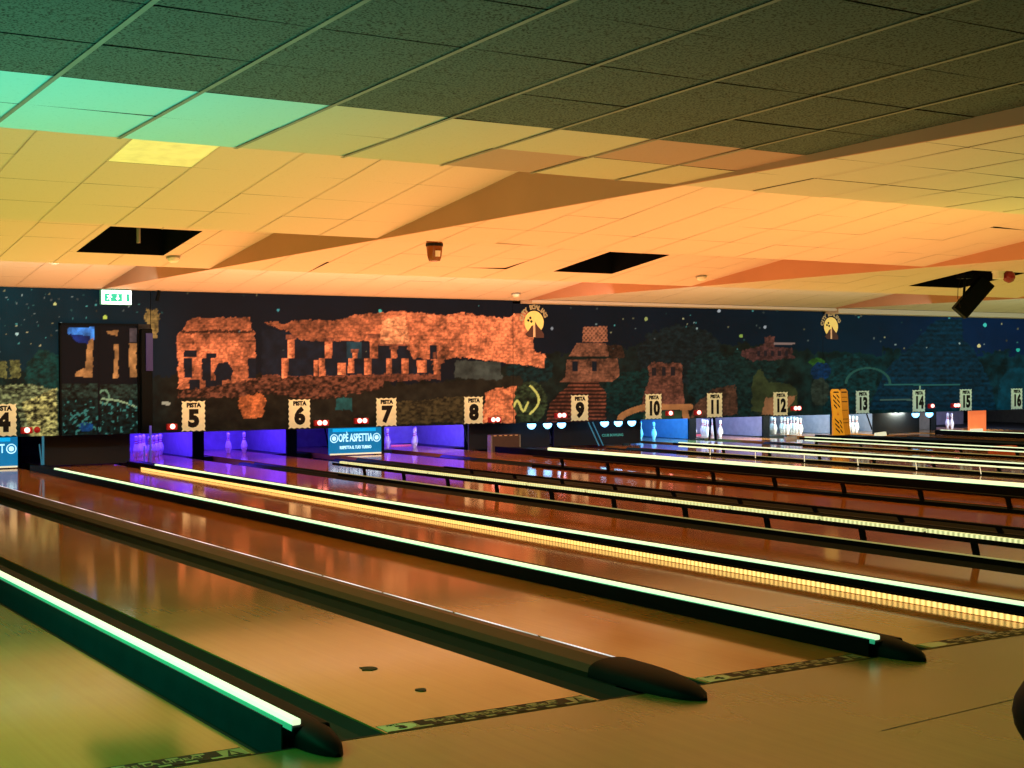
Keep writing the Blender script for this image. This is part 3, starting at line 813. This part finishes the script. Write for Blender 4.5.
divider_rail(17.68, 18.32, 18.0, 'unlit dark rail beyond the raised rail with two neon lines', [], z=.05)
divider_rail(19.38, 20.17, 19.35 + .1, 'raised rail with two broken rows of white light near the yellow safety sign', [('neon', -.002, .022), ('neon', -.058, .018)], far=20.25, z=.165)
divider_low(21.23, 22.57, 21.85, 'broad dark divider the yellow safety sign stands on', w_=.72, neon='capdark', far=8)
divider_rail(23.63, 24.37, 24.0, 'unlit dark rail ending below signs 13 and 14', [], z=.05)
divider_low(25.43, 25.97, 25.55, 'far divider with short neon strip below sign 15', w_=.17, far=22.2)
divider_rail(27.03, 27.67, 27.35, 'unlit dark rail farthest to the right, below signs 15 and 16', [], z=.05)

# far edge boards closing the first and last gutters
# ------------------------------------------------------------------ pin decks
def pits():
    for i in range(len(LANES) - 1):
        (ka, a), (kb, b_) = LANES[i], LANES[i + 1]
        x0, x1 = a + LW / 2 + .02, b_ - LW / 2 - .02
        lab = ('black partition between the decks of lanes %s and %s' % (ka, kb)).replace('lanes n and', 'the unnumbered lane and lane').replace('lanes 4 and n', 'lane 4 and the unnumbered lane')
        t = thing('kickback_board', lab, 'partition', ((x0 + x1) / 2, 24, -.105), 'partitions between the pin decks')
        hw = min((x1 - x0) / 2, .05)
        MB().box(-hw, hw, .02, 2.1, 0, 1.3, M['kick']).build('side_board', t)
        MB().box(-hw - .05, hw + .05, -.02, .02, 0, 1.3, M['black']).build('front_edge', t)
        hb = (x1 - x0) / 2
        MB().box(-hb, hb, .03, 2.1, 0, .10, M['capdark']).build('base_block', t)
pits()
cur = MB().box(-2, 31, 26.15, 26.2, -.1, 1.6, M['curtain']); struct('trim_7', cur)
struct('trim_8', MB().box(-2, 31, WALLY + .06, 26.15, 1.25, 1.3, M['wallblack']))

pin = thing('bowling_pin', None, 'bowling pin', (0, 0, -50))
prof = [(.0255, 0), (.029, .004), (.036, .03), (.0505, .075), (.0595, .105), (.0605, .118), (.0575, .145), (.047, .185), (.0345, .215), (.0265, .24), (.0235, .258), (.0240, .285), (.0290, .315), (.0322, .338), (.0315, .352), (.0265, .368), (.015, .378), (.003, .381)]
MB().lathe(prof, M['pin'], 18).build('body', pin, smooth=True)
MB().lathe([(.0274, .236), (.0282, .240), (.0266, .250), (.0262, .252)], M['pinred'], 18).build('neck_band', pin, smooth=True)
MB().lathe([(.0255, .274), (.0258, .276), (.0266, .284), (.0268, .286)], M['pinred'], 18).build('upper_band', pin, smooth=True)
SLOT = {1: (0, 0, 'front'), 2: (-.1524, .264, 'second-row left'), 3: (.1524, .264, 'second-row right'), 4: (-.3048, .528, 'third-row left'), 5: (0, .528, 'third-row middle'), 6: (.3048, .528, 'third-row right'),
        7: (-.4572, .792, 'back-row far left'), 8: (-.1524, .792, 'back-row inner left'), 9: (.1524, .792, 'back-row inner right'), 10: (.4572, .792, 'back-row far right')}
ALL = list(range(1, 11))
STAND = {'5': (ALL, 'of the full violet rack'), '6': ([5, 6], 'of two violet-lit pins'), '8': ([4, 1, 6], 'of three pins'),
         '11': ([2, 5, 1], 'of the cyan-lit pins'), '12': ([1, 2, 4, 5, 9, 10], 'of the white-lit group'), '13': (ALL, 'of the white rack'),
         '14': (ALL, 'of the rack by the safety sign'), '16': ([1, 3], 'of the last two pins')}
first = True
for key, (slots, why) in STAND.items():
    for s in slots:
        dx, dy, nm = SLOT[s]
        lab = 'white pin, %s %s, below sign %s' % (nm, why, key)
        loc = (LC[key] + dx, PINY + dy, 0)
        if first:
            pin.location = loc; tag(pin, lab, 'bowling pin', 'bowling pins on the decks'); first = False
        else:
            dup(pin, loc, lab, 'bowling pins on the decks')

# deck lamps
def area(name, loc, size, power, rgb, rot=(0, 0, 0), sy=None):
    l = bpy.data.lights.new(name, 'AREA'); l.energy = power; l.color = rgb
    l.size = size
    if sy: l.shape = 'RECTANGLE'; l.size_y = sy
    o = bpy.data.objects.new(name, l); COL.objects.link(o); o.location = loc; o.rotation_euler = rot
    return o
UV = (.085, .03, 1.0)
for key, pw, rgb in [('5', 120, UV), ('6', 120, UV), ('7', 14, UV), ('8', 120, UV), ('11', 60, (.02, .22, 1.0)), ('12', 40, (.35, .40, 1.0)), ('13', 34, (.20, .65, .95)), ('14', 30, (.30, .75, .9)), ('16', 30, (.4, .45, 1.0))]:
    area('deck_light', (LC[key], 24.4, 1.2), 1.2, pw, rgb, sy=1.2)
for key, pw, rgb in [('12', 40, (.9, 1, .9)), ('13', 55, (.95, 1, .80)), ('14', 45, (.95, 1, .80)), ('16', 30, (.8, .9, 1)), ('8', 14, (.8, .8, 1)), ('11', 50, (.05, .6, 1.0))]:
    area('deck_front_light', (LC[key] - .1, 22.75, .56), .4, pw, rgb, rot=(math.radians(66), 0, 0), sy=.1)

# sweep panels
def sweep(cx, label, glowing, lines, hw=.51):
    t = thing('pin_sweep', label, 'pin sweep', (cx, 22.78, .02), 'sweep boards lowered in front of the decks')
    MB().box(-hw, hw, 0, .03, .0, .47, M['adblue'] if glowing else M['wallblack']).build('board', t)
    if glowing:
        MB().box(-.44, .40, -.004, 0, .40, .455, M['adbright']).build('glowing_band', t)
        MB().box(-.50, .50, -.02, .0, -.005, .02, M['palecyan']).build('lit_edge', t)
        for tx, s_, z, bold, sx in lines:
            text('lettering', tx, s_, M['adtext'], t, (0.0, -.004, z), bold=bold, sx=sx)
        for sx_ in (-1, 1):
            ring = MB()
            for i in range(20):
                a0, a1 = 2 * PI * i / 20, 2 * PI * (i + 1) / 20
                c_ = lambda a, r: (sx_ * .415 + r * math.cos(a), -.004, .285 + r * math.sin(a))
                ring.quad(c_(a0, .062), c_(a1, .062), c_(a1, .078), c_(a0, .078), M['adtext'])
            ring.lathe([(.04, 0), (.04, .002)], M['adtext'], 16, (sx_ * .415, -.002, .285), 'y')
            ring.build('round_emblem', t)
    for sx_ in (-1, 1):
        MB().bar((sx_ * (hw - .02), .05, .1), (sx_ * (hw - .02), .35, .75), .016, M['black']).build('arm', t)
    return t
sweep(4.83, 'blue glowing sweep board with white lettering at the left picture edge', True, [('CHI TI AIUT', .19, .285, .004, .62), ('buon gioco', .085, .12, .002, .9)])
sweep(6.40, 'plain black sweep board below the dark door panel', False, [], .70)
sweep(11.13, 'blue glowing sweep board with white lettering below sign 7', True, [('OPÈ ASPETTIA', .19, .285, .004, .55), ('RISPETTA IL TUO TURNO', .075, .12, .002, .72)])
sweep(14.35, 'black sweep board right of the brown box, under three small blue lamps', False, [], .90)
s10 = sweep(16.40, 'black sweep board with faint green lettering, left of the cyan pins', False, [], 1.05)
text('lettering', 'CLUB BOWLING', .07, plain('faint_lettering', (.1, .4, .3), .5, emit=(.05, .25, .18), es=.5), s10, (.35, -.004, .18), bold=.002)
sweep(24.75, 'black sweep board below signs 14 and 15', False, [], .75)
# narrow pink and pale lit deck edges
for key, lab in [('5', 'thin pink lit line on the violet deck right of the full rack'), ('8', 'thin pink lit line on the violet deck by the few pins'), ('12', 'thin pink lit line beside the white-lit pins, left of the safety sign'), ('14', 'thin pink lit line on the deck right of the safety sign')]:
    tag(MB().box(LC[key] + .05, LC[key] + .5, 25.2, 25.22, .001, .02, M['pinkline']).build('deck_light_line'), lab, 'light strip')

# ------------------------------------------------------------------ lane number signs
SIGNX = [('4', 5.06), ('5', 8.06), ('6', 9.93), ('7', 11.59), ('8', 13.38), ('9', 15.75), ('10', 17.54), ('11', 19.12), ('12', 20.93), ('13', 23.36), ('14', 25.15), ('15', 26.73), ('16', 28.54)]
def board_poly(w_, h, n, amp):
    pts = []
    def edge(p, q, k):
        nx_, ny_ = (q[1] - p[1]), -(q[0] - p[0]); L = math.hypot(nx_, ny_); nx_ /= L; ny_ /= L
        for i in range(k * 4):
            u = i / (k * 4); d = -amp * (0.5 - .5 * math.cos(2 * PI * (i % 4) / 4.0))
            pts.append((p[0] + (q[0] - p[0]) * u + nx_ * d, p[1] + (q[1] - p[1]) * u + ny_ * d))
    edge((-w_ / 2, 0), (w_ / 2, 0), n); edge((w_ / 2, 0), (w_ / 2, h), n + 2); edge((w_ / 2, h), (-w_ / 2, h), n); edge((-w_ / 2, h), (-w_ / 2, 0), n + 2)
    return pts
for i, (num, x) in enumerate(SIGNX):
    cool = int(num) >= 13
    t = thing('lane_number_sign', '%s scalloped sign reading PISTA and %s on the mural\'s lower edge' % ('pale green' if cool else 'cream', num), 'sign', (x, WALLY - .03, MZ0 + .01), 'lane number signs')
    MB().prism(board_poly(.40, .50, 4, .018), 'y', 0, .022, M['signcool'] if cool else M['sign']).build('board', t)
    text('lettering', 'PISTA', .096, M['ink'], t, (0, -.003, .425), bold=.006)
    text('numeral', num, .37, M['ink'], t, (0, -.003, .20), bold=.023 if len(num) == 1 else .020, sx=1.0 if len(num) == 1 else .78)

# red indicator lamps on the mural's lower edge
def red_lamp(x, n, z, label, dim=False):
    t = thing('indicator_lamp', label, 'lamp', (x, WALLY - .05, z), 'red indicator lamps along the mural')
    w_ = .035 + .05 * n
    MB().box(-w_, w_, -.02, .045, -.055, .045, M['redcase']).build('housing', t, bevel=.012)
    for i in range(n):
        dx = (i - (n - 1) / 2) * .10
        MB().lathe([(.042, 0), (.040, .02), (.030, .038), (.010, .048)], M['redbulb'], 14, (dx, -.018, .0), 'y').build('bulb', t, smooth=True)
    if dim:
        MB().lathe([(.05, 0), (.045, .02), (.012, .04)], M['redoff'], 14, (w_ + .07, .0, 0), 'y').build('unlit_bulb', t, smooth=True)
    return t
for x, n, z, lab, dim in [(5.40, 1, .60, 'single red lamp right of sign 4', True), (7.69, 1, .60, 'single red lamp left of sign 5', False), (10.33, 2, .60, 'twin red lamp just right of sign 6', False),
                          (11.09, 2, .62, 'twin red lamp just left of sign 7', False), (13.82, 2, .58, 'twin red lamp just right of sign 8', False), (15.30, 2, .63, 'twin red lamp just left of sign 9', False),
                          (17.93, 1, .62, 'single red lamp right of sign 10', False), (18.66, 1, .62, 'single red lamp left of sign 11', False), (21.36, 2, .66, 'twin red lamp just right of sign 12', False),
                          (25.54, 1, .64, 'single red lamp just right of sign 14', False), (26.36, 2, .64, 'twin red lamp just left of sign 15', False), (28.95, 1, .65, 'single red lamp at the right edge, beside sign 16', False)]:
    red_lamp(x, n, z, lab, dim)
# blue lamps under the mural edge
bl = thing('deck_lamp', None, 'lamp', (0, 0, -50))
MB().box(-.07, .07, -.03, .05, .0, .03, M['black']).build('housing', bl)
MB().lathe([(.075, 0), (.085, -.02), (.075, -.06), (.04, -.095), (.01, -.105)], M['bluebulb'], 14, (0, 0, 0)).build('bulb', bl, smooth=True)
blx = [(14.62, 'left of three small blue lamps over the deck below sign 9'), (14.98, 'middle of three small blue lamps over the deck below sign 9'), (15.30, 'right of three small blue lamps over the deck below sign 9'),
       (16.31, 'left of three bright blue lamps right of sign 9'), (16.64, 'middle of three bright blue lamps right of sign 9'), (16.97, 'right of three bright blue lamps right of sign 9'),
       (25.0, 'left of two small blue-white lamps below sign 14'), (25.45, 'right of two small blue-white lamps below sign 14')]
for i, (x, lab) in enumerate(blx):
    loc = (x, WALLY - .06, .515 - .03)
    if i == 0: bl.location = loc; tag(bl, lab, 'lamp', 'blue lamps under the mural edge')
    else: dup(bl, loc, lab, 'blue lamps under the mural edge')

# ------------------------------------------------------------------ moon logos
def logo(x, z, r, words, label):
    t = thing('logo_sign', label, 'logo sign', (x, WALLY - .012, z), 'round moon logos')
    MB().lathe([(r, 0), (r, .008)], M['moon'], 40, (0, .008, 0), 'y').build('moon_disc', t)
    p = MB()
    p.prism([(-r * .95, -r * 1.05), (-r * .60, -r * .75), (-r * .30, -r * .35), (-r * .12, -r * .25), (-r * .12, -r * 1.30), (-r * .6, -r * 1.30)], 'y', -.006, -.001, M['moondark'])
    p.prism([(r * .12, -r * 1.35), (r * .10, r * .05), (r * .32, -r * .28), (r * .75, -r * .70), (r * 1.0, -r * 1.0), (r * 1.0, -r * 1.35)], 'y', -.006, -.001, M['moondark'])
    p.build('pyramid', t)
    MB().prism([(-r * .12, -r * 1.30), (r * .12, -r * 1.30), (r * .10, -r * .25), (-r * .08, -r * .25)], 'y', -.004, -.001, M['moonpath']).build('stairway', t)
    for dx, dz in ((-.40, .38), (-.62, .15), (-.30, .06)):
        MB().lathe([(r * .115, 0), (r * .115, .003)], M['ink'], 12, (r * dx, -.002, r * dz), 'y').build('ball_dot', t)
    n = len(words)
    for i, ch in enumerate(words):
        if ch == ' ': continue
        a = math.radians(168 - 140 * i / (n - 1))
        text('letter', ch, r * .52, M['moontext'], t, (r * 1.32 * math.cos(a), -.002, r * 1.32 * math.sin(a)), (PI / 2, -(a - PI / 2), 0), bold=.006)
logo(14.72, 2.39, .215, 'CITY BOWLING', 'yellow moon logo with dark pyramid at the right end of the orange palace')
logo(22.42, 2.41, .205, 'CITY BOWLING', 'yellow moon logo with dark pyramid above the yellow safety sign')

# ------------------------------------------------------------------ exit sign
t = thing('exit_sign', 'glowing green and white emergency exit sign hanging at the ceiling edge', 'exit sign', (6.74, 22.30, 2.54))
MB().box(-.24, .24, -.045, .045, .0, .235, M['exitcase']).build('case', t, bevel=.01)
MB().box(-.235, .235, -.052, -.045, .005, .225, M['exitface']).build('glowing_face', t)
g = MB()
g.box(-.19, .20, -.056, -.052, .05, .17, M['exitgreen']).build('green_field', t)
a = MB()
a.box(.085, .155, -.059, -.056, .055, .165, M['exitface'])
a.build('door_symbol', t)
a = MB(); a.box(.005, .025, -.059, -.056, .105, .155, M['exitface']); a.prism([(-.02, .105), (.05, .105), (.015, .065)], 'y', -.059, -.056, M['exitface']); a.build('arrow_symbol', t)
a = MB(); a.lathe([(.014, 0), (.014, .003)], M['exitface'], 12, (-.10, -.056, .150), 'y')
for p, q in [((-.11, .13), (-.125, .10)), ((-.125, .10), (-.10, .08)), ((-.10, .08), (-.105, .06)), ((-.125, .10), (-.155, .08)), ((-.11, .13), (-.075, .115)), ((-.11, .13), (-.15, .135))]:
    a.bar((p[0], -.057, p[1]), (q[0], -.057, q[1]), .008, M['exitface'], 6)
a.build('running_figure', t)
MB().box(-.03, .03, -.02, .02, .235, .266, M['grey']).build('hanger', t)

# ------------------------------------------------------------------ yellow folding safety sign
t = thing('safety_sign', 'tall orange-yellow folding safety sign with slotted leaf standing below the moon logo', 'safety sign', (22.27, 22.10, .079))
LF, RT = -.25, .27
def leaf(x0, x1, yb, yt, mat, slots):
    hgt = .98
    g = MB()
    pr = [(x0 - .06, 0), (x1 + .02, 0), (x1, .30), (x1, hgt - .05), (x1 - .05, hgt), (x0 + .05, hgt), (x0, hgt - .05), (x0, .42), (x0 - .03, .25)]
    n = len(pr)
    f = lambda p, o: (p[0], yb + (yt - yb) * p[1] / hgt + o, p[1])
    g.add([f(p, 0) for p in pr] + [f(p, .03) for p in pr], [tuple(range(n)), tuple(range(2 * n - 1, n - 1, -1))] + [(i, i + n, (i + 1) % n + n, (i + 1) % n) for i in range(n)], mat)
    return g, f
g, f = leaf(LF, .02, -.12, 0, M['yellow'], None)
g.build('front_leaf', t)
s = MB()
def sl(x0, z0, x1, z1, x2, z2, x3, z3):
    MB().add([f((x0, z0), -.004), f((x1, z1), -.004), f((x2, z2), -.004), f((x3, z3), -.004)], [(0, 1, 2, 3)], M['ink']).build('slot', t)
sl(-.19, .90, -.03, .90, -.04, .93, -.18, .93)
for zz in (.80, .70, .60):
    sl(-.21, zz + .03, -.12, zz - .05, -.12, zz - .01, -.21, zz + .07)
    sl(-.10, zz + .04, -.03, zz - .03, -.03, zz + .01, -.10, zz + .08)
for zz in (.30, .20, .10):
    sl(-.22, zz + .03, -.10, zz - .07, -.10, zz - .03, -.22, zz + .07)
    sl(-.08, zz + .00, -.02, zz - .07, -.02, zz - .03, -.08, zz + .04)
pic = MB(); pic.add([f((-.15, .42), -.004), f((-.07, .42), -.004), f((-.11, .50), -.004)], [(0, 1, 2)], M['yellow_dark']); pic.build('warning_triangle', t)
g2, f2 = leaf(.05, RT, -.05, .03, M['yellow_dark'], None)
g2.build('rear_leaf', t)
s = MB(); f = f2
for zz, h in ((.90, .025), (.80, .01), (.70, .018), (.52, .01), (.33, .012), (.25, .012)):
    sl(.08, zz, .24, zz, .24, zz + h, .08, zz + h)

# ------------------------------------------------------------------ odd things around the decks
t = thing('ball_box', 'low brown box with a row of amber dashes below sign 8', 'box', (13.98, 22.25, -.11))
MB().box(-.40, .22, -.06, .06, .0, .42, M['boxbrown']).build('body', t)
d = MB()
for i in range(5): d.box(-.35 + i * .115, -.29 + i * .115, -.064, -.06, .395, .410, M['dash'])
d.build('dashes', t)
MB().box(-.41, -.385, -.07, .06, .0, .41, M['grey']).build('end_post', t)
MB().box(.205, .23, -.07, .06, .0, .41, M['grey']).build('end_post', t)
tag(MB().box(27.05, 27.66, 22.66, 22.69, .0, .5, M['orange']).build('orange_board'), 'flat orange board hanging at the deck right of sign 15', 'board')
tag(MB().box(27.05, 27.45, 22.58, 22.63, .0, .07, M['palecyan']).build('white_block'), 'small white block under the orange board', 'block')
t = thing('orange_case', 'small orange-red case on the lit rail at the right picture edge', 'case', (20.78, 16.8, .001))
MB().box(-.12, .45, -.1, .1, .0, .10, M['orange_red']).build('body', t, bevel=.015)
MB().box(.05, .30, -.105, -.1, .08, .1, M['white']).build('white_lid', t)
tag(MB().add([(23.68, 22.4, .0), (24.03, 22.4, .0), (24.03, 22.45, .0), (23.68, 22.45, .0), (23.70, 22.4, .07), (24.01, 22.4, .09), (24.01, 22.45, .09), (23.70, 22.45, .07)], [(0, 3, 2, 1), (4, 5, 6, 7), (0, 1, 5, 4), (1, 2, 6, 5), (2, 3, 7, 6), (3, 0, 4, 7)], M['palecyan']).build('white_wedge'), 'small white wedge on the deck below sign 14', 'wedge')
tag(MB().box(21.0, 21.32, 22.4, 22.45, .0, .06, M['white']).build('white_bar'), 'small white bar on the deck just right of sign 12', 'bar')
t = thing('deck_post', 'thin blue-lit upright post with strut left of the black sweep panel', 'post', (5.58, 22.2, -.01))
MB().bar((0, 0, 0), (0, 0, .52), .018, M['bluepost']).build('upright', t)
MB().bar((-.02, 0, .06), (-.06, -.02, .40), .010, M['bluepost']).build('strut', t)
t = thing('deck_post', 'thin violet-lit upright post before the violet rack, below the black post', 'post', (7.25, 22.2, -.11))
MB().bar((0, 0, 0), (0, 0, .74), .020, plain('violet_post', (.1, .1, .4), .3, emit=(.05, .04, .5), es=.5)).build('upright', t)
MB().bar((-.10, 0, 0), (-.10, 0, .42), .014, plain('violet_post_dim', (.1, .1, .4), .3, emit=(.05, .05, .5), es=.5)).build('short_rod', t)
for lx, yy, lab in [(15.86, 22.35, 'pair of thin blue struts below sign 9')]:
    t = thing('strut_pair', lab, 'strut', (lx, yy, 0))
    for dx in (0, .10):
        MB().bar((dx, 0, .49), (dx + .18, -.1, .03), .012, M['bluepost']).build('strut', t)
for key, lab in [('11', 'black bent sweep arm before the blue deck below sign 11'), ('13', 'black slanted sweep arm across the white rack')]:
    t = thing('sweep_arm', lab, 'sweep arm', (LC[key] + (.32 if key == '11' else -.30), 22.72, 0))
    MB().bar((0, 0, .02), (.10, .05, .52), .018, M['black']).build('rod', t)
    if key == '11': MB().bar((.20, .02, .02), (.17, .05, .52), .03, M['black']).build('bracket', t)

# ------------------------------------------------------------------ ceiling fittings
def detector(x, k, y, label, mat='white', s=1.0):
    z = bay_z(k, y)
    t = thing('smoke_detector', label, 'smoke detector', (x, y, z - .006), 'ceiling detectors')
    sl_ = math.atan(A / PB) if k > 1 else .02
    t.rotation_euler = (-sl_, 0, 0)
    MB().lathe([(.085 * s, 0), (.085 * s, -.018)], M['grey'], 18).build('base', t)
    MB().lathe([(.07 * s, -.018), (.062 * s, -.05), (.045 * s, -.062), (.03 * s, -.064)], M[mat], 18).build('dome', t, smooth=True)
for x, k, y, lab, mt in [(7.13, 3, 14.75, None, None)]: pass
detector(6.28, 3, 13.0 + .35, 'brown ceiling detector at the centre left, nearest the camera', 'amber', 1.1)
detector(5.80, 3, 16.85, 'small pale ceiling detector right of the left black opening', 'white')
detector(5.25, 4, 20.2, 'small ceiling detector near the left picture edge', 'white')
detector(13.75, 4, 21.6, 'small ceiling detector nearest the mural, left of the round logo wall end', 'white')
detector(13.95, 3, 16.7, 'small ceiling detector at the left tip of the long orange triangle', 'white')
detector(22.4, 4, 19.6, 'small ceiling detector at the right, above the red lamp', 'white')

t = thing('ceiling_lantern', 'small brown and clear lantern hanging from the ceiling near the centre', 'lantern', (8.42, 15.05, 2.795))
t.scale = (1.15, 1.15, 1.17)
MB().lathe([(.10, .235), (.10, .262)], M['grey'], 20).build('mount_plate', t)
MB().lathe([(.085, .235), (.088, .16), (.075, .05), (.06, .0), (.02, -.005)], M['amber'], 20).build('shade', t, smooth=True)
MB().lathe([(.091, .15), (.093, .165), (.091, .18)], M['ink'], 20).build('dark_band', t)
MB().lathe([(.03, .04), (.035, .10)], M['white'], 12, (0, -.06, 0)).build('inner_lamp', t)

t = thing('pipe_fitting', 'short pale pipe hanging inside the left black ceiling opening', 'pipe', (5.07, 15.9, 2.93))
MB().bar((0, 0, 0), (0, 0, .30), .022, M['grey'], 10).build('pipe', t)
MB().box(-.07, .07, -.04, .04, .30, .36, M['grey']).build('bracket', t)
MB().box(-.01, .01, -.01, .01, .36, .62, M['black']).build('drop_rod', t)

t = thing('hanging_speaker', 'black tilted speaker hanging on a bracket below the right ceiling opening', 'speaker', (19.22, 16.15, 2.95))
sp = MB().box(-.14, .14, -.10, .10, -.72, .0, M['black']).build('cabinet', t, bevel=.015)
zz_ = Vector((.656 * .845, -.656 * .534, .755)); yy_ = Vector((.534, .845, 0)); xx_ = yy_.cross(zz_)
sp.matrix_local = Matrix(((xx_.x, yy_.x, zz_.x, .40), (xx_.y, yy_.y, zz_.y, -.10), (xx_.z, yy_.z, zz_.z, .0), (0, 0, 0, 1)))
MB().bar((-.02, 0, .12), (-.06, 0, -.28), .022, M['black']).build('bracket_arm', t)
MB().box(-.14, .06, -.10, .10, .03, .10, M['black']).build('ceiling_plate', t)
c = MB()
pp = [(-.13, 0, .05), (-.20, 0, -.12), (-.21, 0, -.30), (-.14, 0, -.46)]
for p, q in zip(pp, pp[1:]): c.bar(p, q, .006, M['ink'], 6)
c.build('cable', t)
t = thing('ceiling_beacon', 'white fitting with dark red round lamp at the right picture edge, under the ceiling', 'lamp', (18.85, 15.2, 2.91))
MB().lathe([(.10, .10), (.10, .16), (.06, .18)], M['white'], 16).lathe([(.085, 0), (.085, .10)], M['white'], 16).build('white_base', t)
MB().lathe([(.02, -.06), (.075, -.03), (.10, .03), (.09, .09), (.05, .13), (.01, .14)], M['darkred'], 16, (.20, -.05, 0)).build('red_globe', t, smooth=True)
t = thing('ceiling_camera', 'small black wedge-shaped camera under the ceiling, right of the left opening', 'camera', (6.30, 17.75, 2.90))
MB().prism([(-.14, .03), (.16, .02), (.12, -.05), (-.08, -.06)], 'y', -.06, .06, M['black']).build('body', t)
MB().box(-.02, .02, -.02, .02, .03, .45, M['black']).build('stem', t)
tag(MB().bar((7.42, 22.35, 2.62), (7.46, 22.35, 2.784), .03, M['black']).build('small_spotlight'), 'tiny black fitting at the mural top, right of the exit sign', 'fitting')

# scraps on the lane, ball return at the right edge
for x, y, s_, lab in [(3.124, 6.26, .045, 'larger dark scrap lying on the lane numbered 3'), (3.114, 5.71, .026, 'smaller dark scrap lying on the lane numbered 3')]:
    g = MB(); n = 11; vs = []
    for i in range(n):
        a = 2 * PI * i / n; r_ = s_ * random.uniform(.6, 1.1)
        vs.append((x + r_ * math.cos(a), y + r_ * 1.3 * math.sin(a)))
    g.prism(vs, 'z', .0, .004, M['scrap'])
    tag(g.build('paper_scrap'), lab, 'scrap')

t = thing('ball_return', 'black rounded ball return hood cut by the right picture edge', 'ball return', (4.41, 2.85, 0))
def superell(cx, cy, cz, rx, ry, rz, e, mat, n=28, m=16):
    g = MB(); vs = []; fs = []
    sg = lambda v: math.copysign(abs(v) ** e, v)
    for j in range(m + 1):
        b_ = -PI / 2 + PI * j / m
        for i in range(n):
            a = 2 * PI * i / n
            vs.append((cx + rx * sg(math.cos(b_)) * sg(math.cos(a)), cy + ry * sg(math.cos(b_)) * sg(math.sin(a)), cz + rz * sg(math.sin(b_))))
    for j in range(m):
        for i in range(n):
            k = (i + 1) % n
            fs.append((j * n + i, j * n + k, (j + 1) * n + k, (j + 1) * n + i))
    g.add(vs, fs, mat); return g
superell(0, 0, .27, .50, .50, .24, .95, M['black']).build('hood', t, smooth=True)
MB().lathe([(.24, 0), (.22, .08)], M['black'], 24).build('base', t)
MB().lathe([(.045, 0), (.03, .02)], M['tealglow'], 14, (-.20, -.44, .34), 'y').build('teal_highlight', t)  # glowing disc that stands in for a teal highlight on the hood

# ------------------------------------------------------------------ lighting
UP = (PI, 0, 0)  # upward wash lamps are unseen additions floating above the lanes
OG = (1.0, 0.40, 0.115)
area('ceiling_wash', (9.8, 15.2, .55), 9, 760, OG, UP, sy=13)
area('ceiling_wash', (2.6, 13.5, .55), 5, 230, (.66, .72, .10), UP, sy=12)
area('ceiling_wash', (19.5, 15.2, .55), 8, 260, (.82, .66, .12), UP, sy=12)
area('ceiling_wash', (28, 15.0, .55), 8, 260, (.70, .75, .15), UP, sy=14)
area('ceiling_wash', (11.5, 8.6, .55), 3, 60, (.60, .75, .12), UP, sy=3)
area('ceiling_wash', (11.5, 19.8, .55), 14, 210, (1.0, .44, .16), UP, sy=4)
area('ceiling_wash', (4.5, 19.8, .55), 5, 50, (.9, .7, .2), UP, sy=4)
area('green_wash', (1.2, 6.6, .6), 2.5, 66, (.05, 1.0, .74), UP, sy=3)
area('green_wash', (-.5, 3.0, .6), 3, 46, (.06, .9, .66), UP, sy=3)
area('amber_wash', (5.5, 6.5, .5), 4, 55, (1.0, .45, .13), UP, sy=3)
area('olive_wash', (10.0, 5.6, .5), 4, 34, (.30, .9, .30), UP, sy=4)
# wash on the mural
area('mural_wash', (10.8, 19.4, 2.60), 7, 55, (1.0, .80, .62), (math.radians(68), 0, 0), sy=.3)
area('mural_wash', (18.5, 19.4, 2.60), 8, 36, (.9, .9, .85), (math.radians(68), 0, 0), sy=.3)
area('mural_wash', (26.5, 19.4, 2.60), 8, 36, (.6, .95, 1.0), (math.radians(68), 0, 0), sy=.3)
area('mural_wash', (4.5, 19.4, 2.60), 4, 26, (.7, 1.0, .9), (math.radians(68), 0, 0), sy=.3)
# unseen fill lamps added to tint the approach and nearest lanes
area('approach_fill', (3.0, 1.5, 2.85), 5, 9, (.70, .95, .20), (0, 0, 0), sy=3)
area('approach_fill', (5.6, 2.6, 2.80), 2, 16, (.20, 1.0, .25), (0, 0, 0), sy=2)
area('approach_fill', (-.6, 7.0, 2.72), 3, 200, (.02, 1.0, .34), (0, 0, 0), sy=3)
